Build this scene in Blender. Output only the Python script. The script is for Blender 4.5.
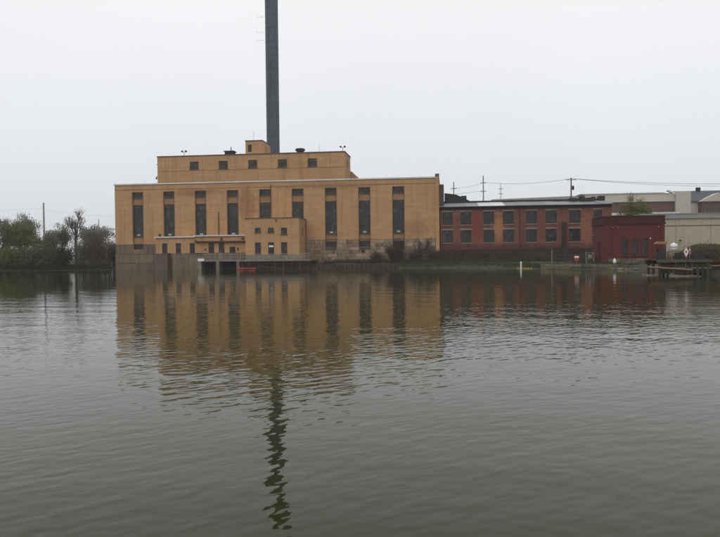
import bpy, bmesh, math, random
import numpy as np
from mathutils import Vector, Matrix
for o in list(bpy.data.objects): bpy.data.objects.remove(o)
scene = bpy.context.scene
R = math.radians

# ------------------------------------------------------------------ camera
CAM_H = 2.6
PITCH, ROLL = math.atan((254.5 - 268.5) / 700.0), R(-0.6)
F = Vector((0, math.cos(PITCH), math.sin(PITCH)))
U0 = Vector((0, -math.sin(PITCH), math.cos(PITCH)))
X0 = Vector((1, 0, 0))
CX = X0 * math.cos(ROLL) + U0 * math.sin(ROLL)
CU = -X0 * math.sin(ROLL) + U0 * math.cos(ROLL)
camd = bpy.data.cameras.new('camera')
camd.sensor_width = 36.0; camd.lens = 35.0
camd.clip_start = 0.1; camd.clip_end = 12000
cam = bpy.data.objects.new('camera', camd)
m = Matrix.Identity(4)
for i in range(3):
    m[i][0] = CX[i]; m[i][1] = CU[i]; m[i][2] = -F[i]
m[2][3] = CAM_H
cam.matrix_world = m
scene.collection.objects.link(cam); scene.camera = cam

# ------------------------------------------------------------------ overcast sky, sun, exposure
SUN_EL, SUN_AZ = R(52), R(205)          # azimuth clockwise from +Y: behind the camera, a little left
world = bpy.data.worlds.new('World'); scene.world = world; world.use_nodes = True
nt = world.node_tree; nt.nodes.clear()
wo = nt.nodes.new('ShaderNodeOutputWorld'); bg = nt.nodes.new('ShaderNodeBackground')
sky = nt.nodes.new('ShaderNodeTexSky'); sky.sky_type = 'NISHITA'; sky.sun_disc = False
sky.sun_elevation = SUN_EL; sky.sun_rotation = SUN_AZ; sky.dust_density = 6.0; sky.air_density = 1.2
hs = nt.nodes.new('ShaderNodeHueSaturation'); hs.inputs['Saturation'].default_value = 0.25
nt.links.new(sky.outputs[0], hs.inputs['Color'])
tc = nt.nodes.new('ShaderNodeTexCoord'); sx = nt.nodes.new('ShaderNodeSeparateXYZ')
nt.links.new(tc.outputs['Generated'], sx.inputs[0])
ab = nt.nodes.new('ShaderNodeMath'); ab.operation = 'ABSOLUTE'; nt.links.new(sx.outputs['Z'], ab.inputs[0])
ramp = nt.nodes.new('ShaderNodeMapRange'); ramp.data_type = 'FLOAT_VECTOR'
ramp.inputs[7].default_value = (0, 0, 0); ramp.inputs[8].default_value = (0.55, 0.55, 0.55)
ramp.inputs[9].default_value = (7.45, 7.75, 8.05); ramp.inputs[10].default_value = (9.9, 9.85, 9.95)
cmb = nt.nodes.new('ShaderNodeCombineXYZ')
for k in range(3): nt.links.new(ab.outputs[0], cmb.inputs[k])
nt.links.new(cmb.outputs[0], ramp.inputs[6])
# faint uneven cloud
cn = nt.nodes.new('ShaderNodeTexNoise'); cn.inputs['Scale'].default_value = 2.2; cn.inputs['Detail'].default_value = 4
nt.links.new(tc.outputs['Generated'], cn.inputs['Vector'])
cr = nt.nodes.new('ShaderNodeMapRange'); cr.inputs[3].default_value = 0.93; cr.inputs[4].default_value = 1.07
nt.links.new(cn.outputs[0], cr.inputs[0])
vm = nt.nodes.new('ShaderNodeVectorMath'); vm.operation = 'SCALE'
nt.links.new(ramp.outputs[1], vm.inputs[0]); nt.links.new(cr.outputs[0], vm.inputs['Scale'])
mx = nt.nodes.new('ShaderNodeMix'); mx.data_type = 'RGBA'; mx.inputs[0].default_value = 0.9
nt.links.new(hs.outputs[0], mx.inputs[6]); nt.links.new(vm.outputs[0], mx.inputs[7])
nt.links.new(mx.outputs[2], bg.inputs['Color'])
bg.inputs['Strength'].default_value = 0.110
nt.links.new(bg.outputs[0], wo.inputs[0])

sl = bpy.data.lights.new('sun', 'SUN'); sl.energy = 0.6; sl.angle = R(50); sl.color = (1.0, 0.97, 0.92)
so = bpy.data.objects.new('sun', sl); scene.collection.objects.link(so)
sd = Vector((math.sin(SUN_AZ) * math.cos(SUN_EL), math.cos(SUN_AZ) * math.cos(SUN_EL), math.sin(SUN_EL)))
so.rotation_euler = sd.to_track_quat('Z', 'Y').to_euler(); so.location = sd * 100
vs = scene.view_settings
vs.view_transform = 'Standard'; vs.look = 'None'; vs.gamma = 1.0; vs.exposure = 0.0; vs.use_curve_mapping = False

# ------------------------------------------------------------------ materials
def new_mat(name):
    mt = bpy.data.materials.new(name); mt.use_nodes = True
    t = mt.node_tree; b = t.nodes['Principled BSDF']
    return mt, t, b
def N(t, typ, **kw):
    n = t.nodes.new(typ)
    for k, v in kw.items(): setattr(n, k, v)
    return n
def noise(t, vec, scale, detail=4, rough=0.55):
    n = N(t, 'ShaderNodeTexNoise'); n.inputs['Scale'].default_value = scale
    n.inputs['Detail'].default_value = detail; n.inputs['Roughness'].default_value = rough
    t.links.new(vec, n.inputs['Vector']); return n.outputs[0]
def mapr(t, val, a, b, c, d):
    n = N(t, 'ShaderNodeMapRange'); t.links.new(val, n.inputs[0])
    for i, v in zip((1, 2, 3, 4), (a, b, c, d)): n.inputs[i].default_value = v
    return n.outputs[0]
def mixc(t, fac, a, b, blend='MIX'):
    n = N(t, 'ShaderNodeMix', data_type='RGBA', blend_type=blend)
    if isinstance(fac, (int, float)): n.inputs[0].default_value = fac
    else: t.links.new(fac, n.inputs[0])
    for i, v in ((6, a), (7, b)):
        if isinstance(v, tuple): n.inputs[i].default_value = (*v, 1)
        else: t.links.new(v, n.inputs[i])
    return n.outputs[2]
def mmul(t, a, b, op='MULTIPLY'):
    n = N(t, 'ShaderNodeMath', operation=op)
    for i, v in ((0, a), (1, b)):
        if isinstance(v, (int, float)): n.inputs[i].default_value = v
        else: t.links.new(v, n.inputs[i])
    return n.outputs[0]
def stretch(t, vec, s):
    n = N(t, 'ShaderNodeVectorMath', operation='MULTIPLY'); t.links.new(vec, n.inputs[0]); n.inputs[1].default_value = s
    return n.outputs[0]
def wallcoord(t):
    tcn = N(t, 'ShaderNodeTexCoord'); s = N(t, 'ShaderNodeSeparateXYZ'); t.links.new(tcn.outputs['Object'], s.inputs[0])
    ad = mmul(t, s.outputs['X'], s.outputs['Y'], 'ADD')
    c = N(t, 'ShaderNodeCombineXYZ'); t.links.new(ad, c.inputs[0]); t.links.new(s.outputs['Z'], c.inputs[1])
    return tcn.outputs['Object'], c.outputs[0], s

def brick_mat(name, c1, c2, mortar, stains=0.35, dirt=(0.06, 0.045, 0.035), patches=None, rough=0.9, blotch=0.22):
    """patches: list of (u, z, ru, rz, colour, strength): stains with a shape of their own"""
    mt, t, b = new_mat(name)
    obj, wc, s = wallcoord(t)
    br = N(t, 'ShaderNodeTexBrick'); t.links.new(wc, br.inputs['Vector'])
    br.inputs['Color1'].default_value = (*c1, 1); br.inputs['Color2'].default_value = (*c2, 1)
    br.inputs['Mortar'].default_value = (*mortar, 1); br.inputs['Scale'].default_value = 1.0
    br.inputs['Brick Width'].default_value = 0.23; br.inputs['Row Height'].default_value = 0.075
    br.inputs['Mortar Size'].default_value = 0.006; br.inputs['Bias'].default_value = 0.0
    col = br.outputs['Color']
    n1 = noise(t, obj, 0.35, 6, 0.6)                       # broad mottling
    col = mixc(t, mapr(t, n1, 0.35, 0.7, 0.0, blotch * 2), col, tuple(x * 0.62 for x in c1))
    n1b = noise(t, stretch(t, obj, (0.16, 0.16, 2.2)), 1.0, 5, 0.65)   # course-by-course colour bands
    col = mixc(t, mapr(t, n1b, 0.42, 0.68, 0.0, 0.75), col, tuple(x * 0.78 for x in c2))
    n2 = noise(t, stretch(t, obj, (1.6, 1.6, 0.06)), 1.0, 5, 0.6)   # run-off streaks
    col = mixc(t, mapr(t, n2, 0.52, 0.78, 0.0, stains), col, dirt)
    n3 = noise(t, obj, 2.6, 5, 0.7)
    col = mixc(t, mapr(t, n3, 0.55, 0.85, 0.0, 0.3), col, tuple(x * 0.6 for x in c2))
    for (u, z, ru, rz, pc, st) in (patches or []):
        vec = N(t, 'ShaderNodeCombineXYZ')
        du = mmul(t, mmul(t, s.outputs['X'], u, 'SUBTRACT'), 1 / ru); dz = mmul(t, mmul(t, s.outputs['Z'], z, 'SUBTRACT'), 1 / rz)
        t.links.new(du, vec.inputs[0]); t.links.new(dz, vec.inputs[1])
        ln = N(t, 'ShaderNodeVectorMath', operation='LENGTH'); t.links.new(vec.outputs[0], ln.inputs[0])
        wob = mmul(t, ln.outputs['Value'], mapr(t, noise(t, obj, 1.1, 5, 0.65), 0.3, 0.7, -0.45, 0.45), 'ADD')
        col = mixc(t, mapr(t, wob, 0.45, 1.1, st, 0.0), col, pc)
    t.links.new(col, b.inputs['Base Color']); b.inputs['Roughness'].default_value = rough
    b.inputs['Specular IOR Level'].default_value = 0.25
    bp = N(t, 'ShaderNodeBump'); bp.inputs['Strength'].default_value = 0.5; bp.inputs['Distance'].default_value = 0.01
    t.links.new(br.outputs['Fac'], bp.inputs['Height']); bp.invert = True
    t.links.new(bp.outputs[0], b.inputs['Normal'])
    return mt

def rough_mat(name, c, c2=None, scale=1.5, streak=0.3, dirt=(0.05, 0.045, 0.04), rough=0.85, metal=0.0, blotch=0.6, rnd=0.0, bump=0.02):
    mt, t, b = new_mat(name)
    tcn = N(t, 'ShaderNodeTexCoord'); obj = tcn.outputs['Object']
    if rnd:
        oi = N(t, 'ShaderNodeObjectInfo'); off = N(t, 'ShaderNodeVectorMath', operation='SCALE')
        cmbn = N(t, 'ShaderNodeCombineXYZ')
        for k in range(3): t.links.new(oi.outputs['Random'], cmbn.inputs[k])
        t.links.new(cmbn.outputs[0], off.inputs[0]); off.inputs['Scale'].default_value = 57.0
        adn = N(t, 'ShaderNodeVectorMath', operation='ADD'); t.links.new(obj, adn.inputs[0]); t.links.new(off.outputs[0], adn.inputs[1])
        obj = adn.outputs[0]
    c2 = c2 or tuple(x * 0.6 for x in c)
    n1 = noise(t, obj, scale, 6, 0.62)
    col = mixc(t, mapr(t, n1, 0.35, 0.7, 0.0, blotch), c, c2)
    n2 = noise(t, stretch(t, obj, (1.8, 1.8, 0.1)), 1.0, 5, 0.6)
    col = mixc(t, mapr(t, n2, 0.5, 0.75, 0.0, streak), col, dirt)
    n3 = noise(t, obj, scale * 9, 3, 0.6)
    col = mixc(t, mapr(t, n3, 0.5, 0.8, 0.0, 0.25), col, tuple(x * 0.5 for x in c))
    if rnd:
        col = mixc(t, 1.0, col, mapr(t, oi.outputs['Random'], 0, 1, 1 - rnd, 1 + rnd * 0.6), 'MULTIPLY')
    t.links.new(col, b.inputs['Base Color']); b.inputs['Roughness'].default_value = rough; b.inputs['Metallic'].default_value = metal
    b.inputs['Specular IOR Level'].default_value = 0.3
    bp = N(t, 'ShaderNodeBump'); bp.inputs['Strength'].default_value = 0.6; bp.inputs['Distance'].default_value = bump
    t.links.new(n1, bp.inputs['Height']); t.links.new(bp.outputs[0], b.inputs['Normal'])
    return mt

def leaf_mat(name, ca, cb, trans=0.3):
    mt, t, b = new_mat(name)
    tcn = N(t, 'ShaderNodeTexCoord')
    n1 = noise(t, tcn.outputs['Object'], 0.8, 3); n2 = noise(t, tcn.outputs['Object'], 5.0, 2)
    col = mixc(t, mapr(t, n1, 0.3, 0.7, 0, 1), ca, cb)
    col = mixc(t, mapr(t, n2, 0.4, 0.75, 0, 0.6), col, tuple(x * 0.55 for x in ca))
    t.links.new(col, b.inputs['Base Color']); b.inputs['Roughness'].default_value = 0.7
    b.inputs['Specular IOR Level'].default_value = 0.2
    tr = N(t, 'ShaderNodeBsdfTranslucent'); t.links.new(col, tr.inputs[0])
    ms = N(t, 'ShaderNodeMixShader'); ms.inputs[0].default_value = trans
    t.links.new(b.outputs[0], ms.inputs[1]); t.links.new(tr.outputs[0], ms.inputs[2])
    t.links.new(ms.outputs[0], t.nodes['Material Output'].inputs[0])
    return mt

def glass_mat(name, c=(0.012, 0.014, 0.013), rough=0.18, dust=0.5, dustc=(0.07, 0.075, 0.065), spec=0.35):
    """old factory glass: dark room behind, dusty film"""
    mt, t, b = new_mat(name)
    tcn = N(t, 'ShaderNodeTexCoord')
    oi = N(t, 'ShaderNodeObjectInfo'); cmbn = N(t, 'ShaderNodeCombineXYZ')
    t.links.new(mmul(t, oi.outputs['Random'], 31.0), cmbn.inputs[0]); t.links.new(mmul(t, oi.outputs['Random'], 17.0), cmbn.inputs[2])
    adn = N(t, 'ShaderNodeVectorMath', operation='ADD'); t.links.new(tcn.outputs['Object'], adn.inputs[0]); t.links.new(cmbn.outputs[0], adn.inputs[1])
    n = noise(t, adn.outputs[0], 1.1, 5, 0.65)
    col = mixc(t, mapr(t, n, 0.35, 0.75, 0, dust), c, dustc)
    sn = N(t, 'ShaderNodeVectorMath', operation='SNAP'); t.links.new(adn.outputs[0], sn.inputs[0]); sn.inputs[1].default_value = (0.5625, 50.0, 0.5891)
    wn = N(t, 'ShaderNodeTexWhiteNoise', noise_dimensions='3D'); t.links.new(sn.outputs[0], wn.inputs['Vector'])
    col = mixc(t, mapr(t, wn.outputs['Value'], 0.72, 1.0, 0, 0.8), col, tuple(x * 1.7 for x in dustc))     # replaced and dirtier panes
    t.links.new(col, b.inputs['Base Color']); b.inputs['Roughness'].default_value = rough
    b.inputs['Specular IOR Level'].default_value = spec
    return mt

TAN = brick_mat('tan_brick', (0.57, 0.34, 0.16), (0.455, 0.255, 0.115), (0.34, 0.23, 0.14), 0.5, (0.15, 0.08, 0.045), blotch=0.32,
                patches=[(28.3, 13.0, 2.3, 4.2, (0.2, 0.075, 0.035), 0.5), (62.5, 7.6, 3.2, 2.2, (0.2, 0.11, 0.05), 0.45),
                         (17.5, 15.6, 5.5, 1.0, (0.2, 0.11, 0.06), 0.5), (45.0, 16.4, 12, 0.7, (0.2, 0.11, 0.06), 0.45)])
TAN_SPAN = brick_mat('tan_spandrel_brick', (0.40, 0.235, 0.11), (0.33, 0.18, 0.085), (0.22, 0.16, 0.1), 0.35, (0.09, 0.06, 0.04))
RED = brick_mat('red_brick', (0.235, 0.082, 0.05), (0.155, 0.054, 0.037), (0.16, 0.12, 0.1), 0.5, (0.035, 0.024, 0.02), blotch=0.3,
                patches=[(7.2, 8.0, 1.3, 3.6, (0.2, 0.04, 0.03), 0.7), (11.3, 7.6, 1.2, 3.6, (0.38, 0.18, 0.075), 0.8),
                         (16.4, 6.0, 1.5, 3.0, (0.1, 0.035, 0.028), 0.6), (19.5, 8.0, 1.2, 3.0, (0.12, 0.04, 0.03), 0.5), (27.8, 7.0, 1.5, 4.0, (0.3, 0.12, 0.06), 0.5), (11.0, 4.8, 5.0, 1.2, (0.22, 0.1, 0.055), 0.6),
                         (2.2, 11.0, 2.5, 1.0, (0.17, 0.11, 0.09), 0.6), (22.0, 11.2, 9.0, 0.6, (0.1, 0.05, 0.035), 0.5),
                         (2.0, 4.0, 4.0, 1.2, (0.1, 0.035, 0.03), 0.5), (16.0, 3.3, 22.0, 1.1, (0.045, 0.025, 0.02), 0.75)])
DARKBRICK = brick_mat('sooty_brick', (0.045, 0.028, 0.021), (0.03, 0.02, 0.016), (0.05, 0.04, 0.034), 0.6, (0.014, 0.012, 0.01))
OXBLOOD = brick_mat('oxblood_brick', (0.145, 0.032, 0.022), (0.105, 0.024, 0.019), (0.085, 0.03, 0.024), 0.55, (0.03, 0.012, 0.011), blotch=0.3)
OXDARK = brick_mat('oxblood_dark_brick', (0.075, 0.018, 0.016), (0.058, 0.016, 0.014), (0.05, 0.018, 0.016), 0.3, (0.02, 0.01, 0.009))
PURPLE = brick_mat('purple_brick', (0.13, 0.07, 0.068), (0.105, 0.055, 0.055), (0.12, 0.09, 0.085), 0.15, (0.06, 0.04, 0.04), blotch=0.1)
BEIGE = rough_mat('beige_render', (0.40, 0.345, 0.27), (0.34, 0.29, 0.225), 0.5, 0.22, (0.16, 0.13, 0.1))
CREAM = rough_mat('cream_metal', (0.44, 0.41, 0.34), (0.39, 0.36, 0.3), 0.4, 0.15, (0.2, 0.17, 0.14))
CONC = rough_mat('old_concrete', (0.18, 0.135, 0.092), (0.105, 0.078, 0.053), 0.9, 0.7, (0.05, 0.037, 0.027), rnd=0.35)
CONCL = rough_mat('pale_concrete', (0.22, 0.19, 0.145), (0.12, 0.10, 0.076), 1.3, 0.65, (0.05, 0.042, 0.032), rnd=0.2)
STONE = rough_mat('weathered_stone', (0.34, 0.25, 0.16), (0.12, 0.085, 0.055), 0.8, 0.9, (0.05, 0.037, 0.028), rnd=0.35)
MOSSY = rough_mat('mossy_stone', (0.165, 0.14, 0.09), (0.075, 0.078, 0.042), 1.4, 0.8, (0.035, 0.03, 0.02), rnd=0.4)
MORTAR = rough_mat('mortar', (0.09, 0.07, 0.05), None, 1.5)
COPING = rough_mat('coping_metal', (0.62, 0.62, 0.61), (0.45, 0.45, 0.44), 0.6, 0.35, (0.2, 0.18, 0.16), rough=0.5)
COPDARK = rough_mat('dark_jamb_shade', (0.12, 0.09, 0.07), None, 0.8)
ROOFMET = rough_mat('grey_roof_sheet', (0.20, 0.205, 0.21), (0.12, 0.12, 0.125), 0.5, 0.4, (0.06, 0.05, 0.045), rough=0.55, rnd=0.25)
ROOFPALE = rough_mat('pale_roof_sheet', (0.6, 0.61, 0.62), (0.42, 0.43, 0.44), 0.5, 0.2, rough=0.45, rnd=0.15)
TAR = rough_mat('roof_tar', (0.035, 0.034, 0.034), None, 0.8, 0.3, rough=0.9)
SLATE = rough_mat('slate', (0.065, 0.075, 0.088), (0.045, 0.052, 0.062), 1.2, 0.2, rough=0.7)
FRAME = rough_mat('steel_sash', (0.05, 0.044, 0.036), (0.03, 0.026, 0.022), 2.0, 0.3, rough=0.7)
FRAMEL = rough_mat('window_trim', (0.27, 0.22, 0.17), (0.19, 0.15, 0.115), 2.0, 0.4, rough=0.8)
GLASS = glass_mat('dusty_glass', dust=0.7, dustc=(0.055, 0.052, 0.042))
GLASSD = glass_mat('dark_glass', (0.012, 0.013, 0.014), 0.15, 0.5, (0.045, 0.048, 0.045), 0.3)
WHITEP = rough_mat('white_paint_and_sky_reflection', (0.74, 0.74, 0.71), (0.6, 0.6, 0.57), 2.0, 0.2, (0.3, 0.28, 0.25), rough=0.5)
REDP = rough_mat('red_paint', (0.42, 0.06, 0.045), (0.32, 0.045, 0.035), 2.0, 0.1, (0.12, 0.02, 0.015), rough=0.35)
YELP = rough_mat('yellow_paint', (0.3, 0.21, 0.045), (0.2, 0.14, 0.04), 2.5, 0.3, (0.1, 0.06, 0.02), rough=0.5)
ORGP = rough_mat('orange_paint', (0.33, 0.19, 0.06), (0.22, 0.13, 0.05), 2.5, 0.2, rough=0.5)
RUST = rough_mat('rusted_steel', (0.07, 0.035, 0.022), (0.04, 0.024, 0.018), 2.0, 0.4, rough=0.85)
PILE = rough_mat('rusty_sheet_pile', (0.06, 0.042, 0.032), (0.035, 0.026, 0.021), 1.8, 0.5, rough=0.85)
GALV = rough_mat('galvanised_steel', (0.28, 0.28, 0.27), (0.2, 0.2, 0.19), 3.0, 0.2, rough=0.5, metal=0.3)
STACK = rough_mat('stack_steel', (0.075, 0.095, 0.122), (0.046, 0.06, 0.08), 0.35, 0.75, (0.035, 0.038, 0.044), rough=0.55, bump=0.01)
WOOD = rough_mat('grey_timber', (0.05, 0.042, 0.034), (0.03, 0.026, 0.022), 3.0, 0.4, rough=0.85, rnd=0.3)
WOODT = rough_mat('tan_timber', (0.26, 0.17, 0.085), (0.17, 0.11, 0.06), 3.0, 0.3, rough=0.8, rnd=0.25)
POLEM = rough_mat('pole_timber', (0.11, 0.10, 0.09), (0.075, 0.068, 0.06), 2.0, 0.3, rough=0.9)
BARK = rough_mat('bark', (0.085, 0.068, 0.052), (0.05, 0.04, 0.032), 3.0, 0.3, rough=0.95)
TWIG = rough_mat('dark_twig', (0.06, 0.04, 0.033), (0.04, 0.028, 0.024), 3.0, 0.2, rough=0.95)
TWIGR = rough_mat('reddish_twig', (0.095, 0.06, 0.047), (0.06, 0.04, 0.034), 3.0, 0.2, rough=0.95)
LEAFG = leaf_mat('spring_leaf', (0.10, 0.118, 0.05), (0.135, 0.145, 0.068))
LEAFY = leaf_mat('willow_leaf', (0.13, 0.14, 0.03), (0.175, 0.17, 0.05))
LEAFD = leaf_mat('dark_leaf', (0.035, 0.05, 0.02), (0.05, 0.065, 0.026))
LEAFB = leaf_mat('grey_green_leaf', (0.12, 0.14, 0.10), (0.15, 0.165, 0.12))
LEAFO = leaf_mat('olive_leaf', (0.115, 0.122, 0.055), (0.145, 0.145, 0.07))
LEAFR = leaf_mat('russet_bud', (0.12, 0.08, 0.05), (0.095, 0.085, 0.045))
TWEED = leaf_mat('dry_weed', (0.075, 0.055, 0.035), (0.055, 0.055, 0.025), 0.2)
GRASS = leaf_mat('grass_blade', (0.045, 0.066, 0.018), (0.07, 0.08, 0.03), 0.2)

# ground: silty bank, patchy turf
GROUND, t, b = new_mat('bank_ground')
tcn = N(t, 'ShaderNodeTexCoord')
n1 = noise(t, tcn.outputs['Object'], 0.22, 6, 0.6); n2 = noise(t, tcn.outputs['Object'], 2.0, 5, 0.7)
col = mixc(t, mapr(t, n1, 0.38, 0.62, 0, 1), (0.04, 0.032, 0.023), (0.036, 0.046, 0.016))
col = mixc(t, mapr(t, n2, 0.45, 0.8, 0, 0.7), col, (0.035, 0.028, 0.02))
t.links.new(col, b.inputs['Base Color']); b.inputs['Roughness'].default_value = 0.95
bp = N(t, 'ShaderNodeBump'); bp.inputs['Distance'].default_value = 0.08; t.links.new(n2, bp.inputs['Height']); t.links.new(bp.outputs[0], b.inputs['Normal'])

# river: murky, opaque, rippled
WATER, t, b = new_mat('river_water')
b.inputs['Base Color'].default_value = (0.0195, 0.0232, 0.0045, 1)
b.inputs['IOR'].default_value = 1.333; b.inputs['Roughness'].default_value = 0.02
b.inputs['Specular IOR Level'].default_value = 0.21
tcn = N(t, 'ShaderNodeTexCoord'); P = tcn.outputs['Object']
wrot = N(t, 'ShaderNodeMapping'); wrot.inputs['Rotation'].default_value = (0, 0, R(-34)); t.links.new(P, wrot.inputs['Vector'])
wrot2 = N(t, 'ShaderNodeMapping'); wrot2.inputs['Rotation'].default_value = (0, 0, R(14)); t.links.new(P, wrot2.inputs['Vector'])
wa = noise(t, stretch(t, wrot.outputs[0], (0.7, 1.25, 1.0)), 2.9, 1.0, 0.4)      # ripples a third of a metre long
wb = noise(t, stretch(t, wrot2.outputs[0], (0.22, 0.55, 1)), 1.0, 1.0, 0.4)      # slow swell
wc_ = noise(t, stretch(t, wrot.outputs[0], (0.75, 1.2, 1)), 6.8, 0.6, 0.4)       # small cat's paws
gust = noise(t, stretch(t, P, (0.035, 0.02, 1)), 1.0, 3, 0.5)              # wind patches
ysep = N(t, 'ShaderNodeSeparateXYZ'); t.links.new(P, ysep.inputs[0])
g = mmul(t, mapr(t, gust, 0.35, 0.68, 0.6, 1.2), mapr(t, ysep.outputs['Y'], 18, 55, 1.0, 0.24))   # calmer in the lee of the far bank
h1 = mmul(t, mmul(t, wa, 0.0160), g); h2 = mmul(t, wb, 0.022); h3 = mmul(t, mmul(t, wc_, 0.0046), g)
hh = mmul(t, mmul(t, h1, h2, 'ADD'), h3, 'ADD')
bp = N(t, 'ShaderNodeBump'); bp.inputs['Strength'].default_value = 1.0; bp.inputs['Distance'].default_value = 1.0
if 'Filter Width' in bp.inputs: bp.inputs['Filter Width'].default_value = 0.1
t.links.new(hh, bp.inputs['Height']); t.links.new(bp.outputs[0], b.inputs['Normal'])

# ------------------------------------------------------------------ mesh helpers
class MB:
    def __init__(s): s.v = []; s.f = []; s.mi = []
    def add(s, vs, fs, mi=0):
        o = len(s.v); s.v += [tuple(p) for p in vs]
        for f in fs: s.f.append(tuple(i + o for i in f)); s.mi.append(mi)
        return s
    def box(s, x0, x1, y0, y1, z0, z1, mi=0):
        return s.add([(x0, y0, z0), (x1, y0, z0), (x1, y1, z0), (x0, y1, z0), (x0, y0, z1), (x1, y0, z1), (x1, y1, z1), (x0, y1, z1)],
                     [(0, 3, 2, 1), (4, 5, 6, 7), (0, 1, 5, 4), (1, 2, 6, 5), (2, 3, 7, 6), (3, 0, 4, 7)], mi)
    def quad(s, a, b_, c, d, mi=0): return s.add([a, b_, c, d], [(0, 1, 2, 3)], mi)
    def prism(s, pts, d):
        """pts: closed 3-D outline, extruded by vector d"""
        n = len(pts); P0 = [Vector(p) for p in pts]; P1 = [p + Vector(d) for p in P0]
        return s.add(P0 + P1, [tuple(range(n)), tuple(range(2 * n - 1, n - 1, -1))] + [(i, i + n, (i + 1) % n + n, (i + 1) % n) for i in range(n)])
    def tube(s, pts, rad, n=6, cap=True, mi=0):
        pts = [Vector(p) for p in pts]
        if isinstance(rad, (int, float)): rad = [rad] * len(pts)
        vs = []; fs = []
        for i, p in enumerate(pts):
            dr = (pts[min(i + 1, len(pts) - 1)] - pts[max(i - 1, 0)]).normalized()
            ax = Vector((0, 0, 1)) if abs(dr.z) < 0.9 else Vector((1, 0, 0))
            e1 = dr.cross(ax).normalized(); e2 = dr.cross(e1)
            for k in range(n):
                a = 2 * math.pi * k / n
                vs.append(p + (e1 * math.cos(a) + e2 * math.sin(a)) * rad[i])
        for i in range(len(pts) - 1):
            for k in range(n):
                fs.append((i * n + k, i * n + (k + 1) % n, (i + 1) * n + (k + 1) % n, (i + 1) * n + k))
        if cap: fs += [tuple(range(n))[::-1], tuple(range((len(pts) - 1) * n, len(pts) * n))]
        return s.add(vs, fs, mi)
    def lathe(s, prof, cx=0, cy=0, n=20, mi=0):
        vs = []; fs = []
        for r_, z in prof:
            for k in range(n):
                a = 2 * math.pi * k / n; vs.append((cx + r_ * math.cos(a), cy + r_ * math.sin(a), z))
        for i in range(len(prof) - 1):
            for k in range(n):
                fs.append((i * n + k, i * n + (k + 1) % n, (i + 1) * n + (k + 1) % n, (i + 1) * n + k))
        fs += [tuple(range(n))[::-1], tuple(range((len(prof) - 1) * n, len(prof) * n))]
        return s.add(vs, fs, mi)
    def mesh(s, name, mats, smooth=False):
        me = bpy.data.meshes.new(name); me.from_pydata([tuple(p) for p in s.v], [], s.f)
        for mm in (mats if isinstance(mats, (list, tuple)) else [mats]): me.materials.append(mm)
        if any(s.mi): me.polygons.foreach_set('material_index', s.mi)
        if smooth: me.polygons.foreach_set('use_smooth', [True] * len(s.f))
        me.update(); return me
    def build(s, name, mats, parent=None, smooth=False, loc=None):
        return link(name, s.mesh(name, mats, smooth), parent, loc)
def link(name, me, parent=None, loc=None, rz=0, scale=None):
    o = bpy.data.objects.new(name, me); scene.collection.objects.link(o)
    if parent: o.parent = parent
    if loc: o.location = loc
    if rz: o.rotation_euler = (0, 0, rz)
    if scale: o.scale = scale
    return o
def tag(o, label, cat, group=None):
    o['label'] = label; o['category'] = cat
    if group: o['group'] = group
    return o
def thing(name, label, cat, loc=(0, 0, 0), rz=0, group=None): return tag(link(name, None, None, loc, rz), label, cat, group)
def structure(o): o['kind'] = 'structure'; return o
def stuff(o): o['kind'] = 'stuff'; return o
def bevel_mesh(me, w, seg=1):
    bm = bmesh.new(); bm.from_mesh(me); bmesh.ops.recalc_face_normals(bm, faces=bm.faces)
    bmesh.ops.bevel(bm, geom=bm.edges[:], offset=w, segments=seg, affect='EDGES', profile=0.5)
    bm.to_mesh(me); bm.free(); return me

def wall_panel(mb, u0, u1, z0, z1, y, holes, depth=0.3, mi=0):
    """front wall at local y (facing -y) with real openings and reveals going back by depth"""
    us = sorted({u0, u1, *[h[0] for h in holes], *[h[1] for h in holes]}); zs = sorted({z0, z1, *[h[2] for h in holes], *[h[3] for h in holes]})
    us = [x for x in us if u0 <= x <= u1]; zs = [x for x in zs if z0 <= x <= z1]
    for a, b_ in zip(us[:-1], us[1:]):
        for c, d in zip(zs[:-1], zs[1:]):
            mu, mz = (a + b_) / 2, (c + d) / 2
            if any(h[0] < mu < h[1] and h[2] < mz < h[3] for h in holes): continue
            mb.quad((a, y, c), (b_, y, c), (b_, y, d), (a, y, d), mi)
    for a, b_, c, d in holes:
        e = y + depth
        mb.quad((a, y, c), (a, y, d), (a, e, d), (a, e, c), mi); mb.quad((b_, y, c), (b_, e, c), (b_, e, d), (b_, y, d), mi)
        mb.quad((a, y, d), (b_, y, d), (b_, e, d), (a, e, d), mi); mb.quad((a, y, c), (a, e, c), (b_, e, c), (b_, y, c), mi)

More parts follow.
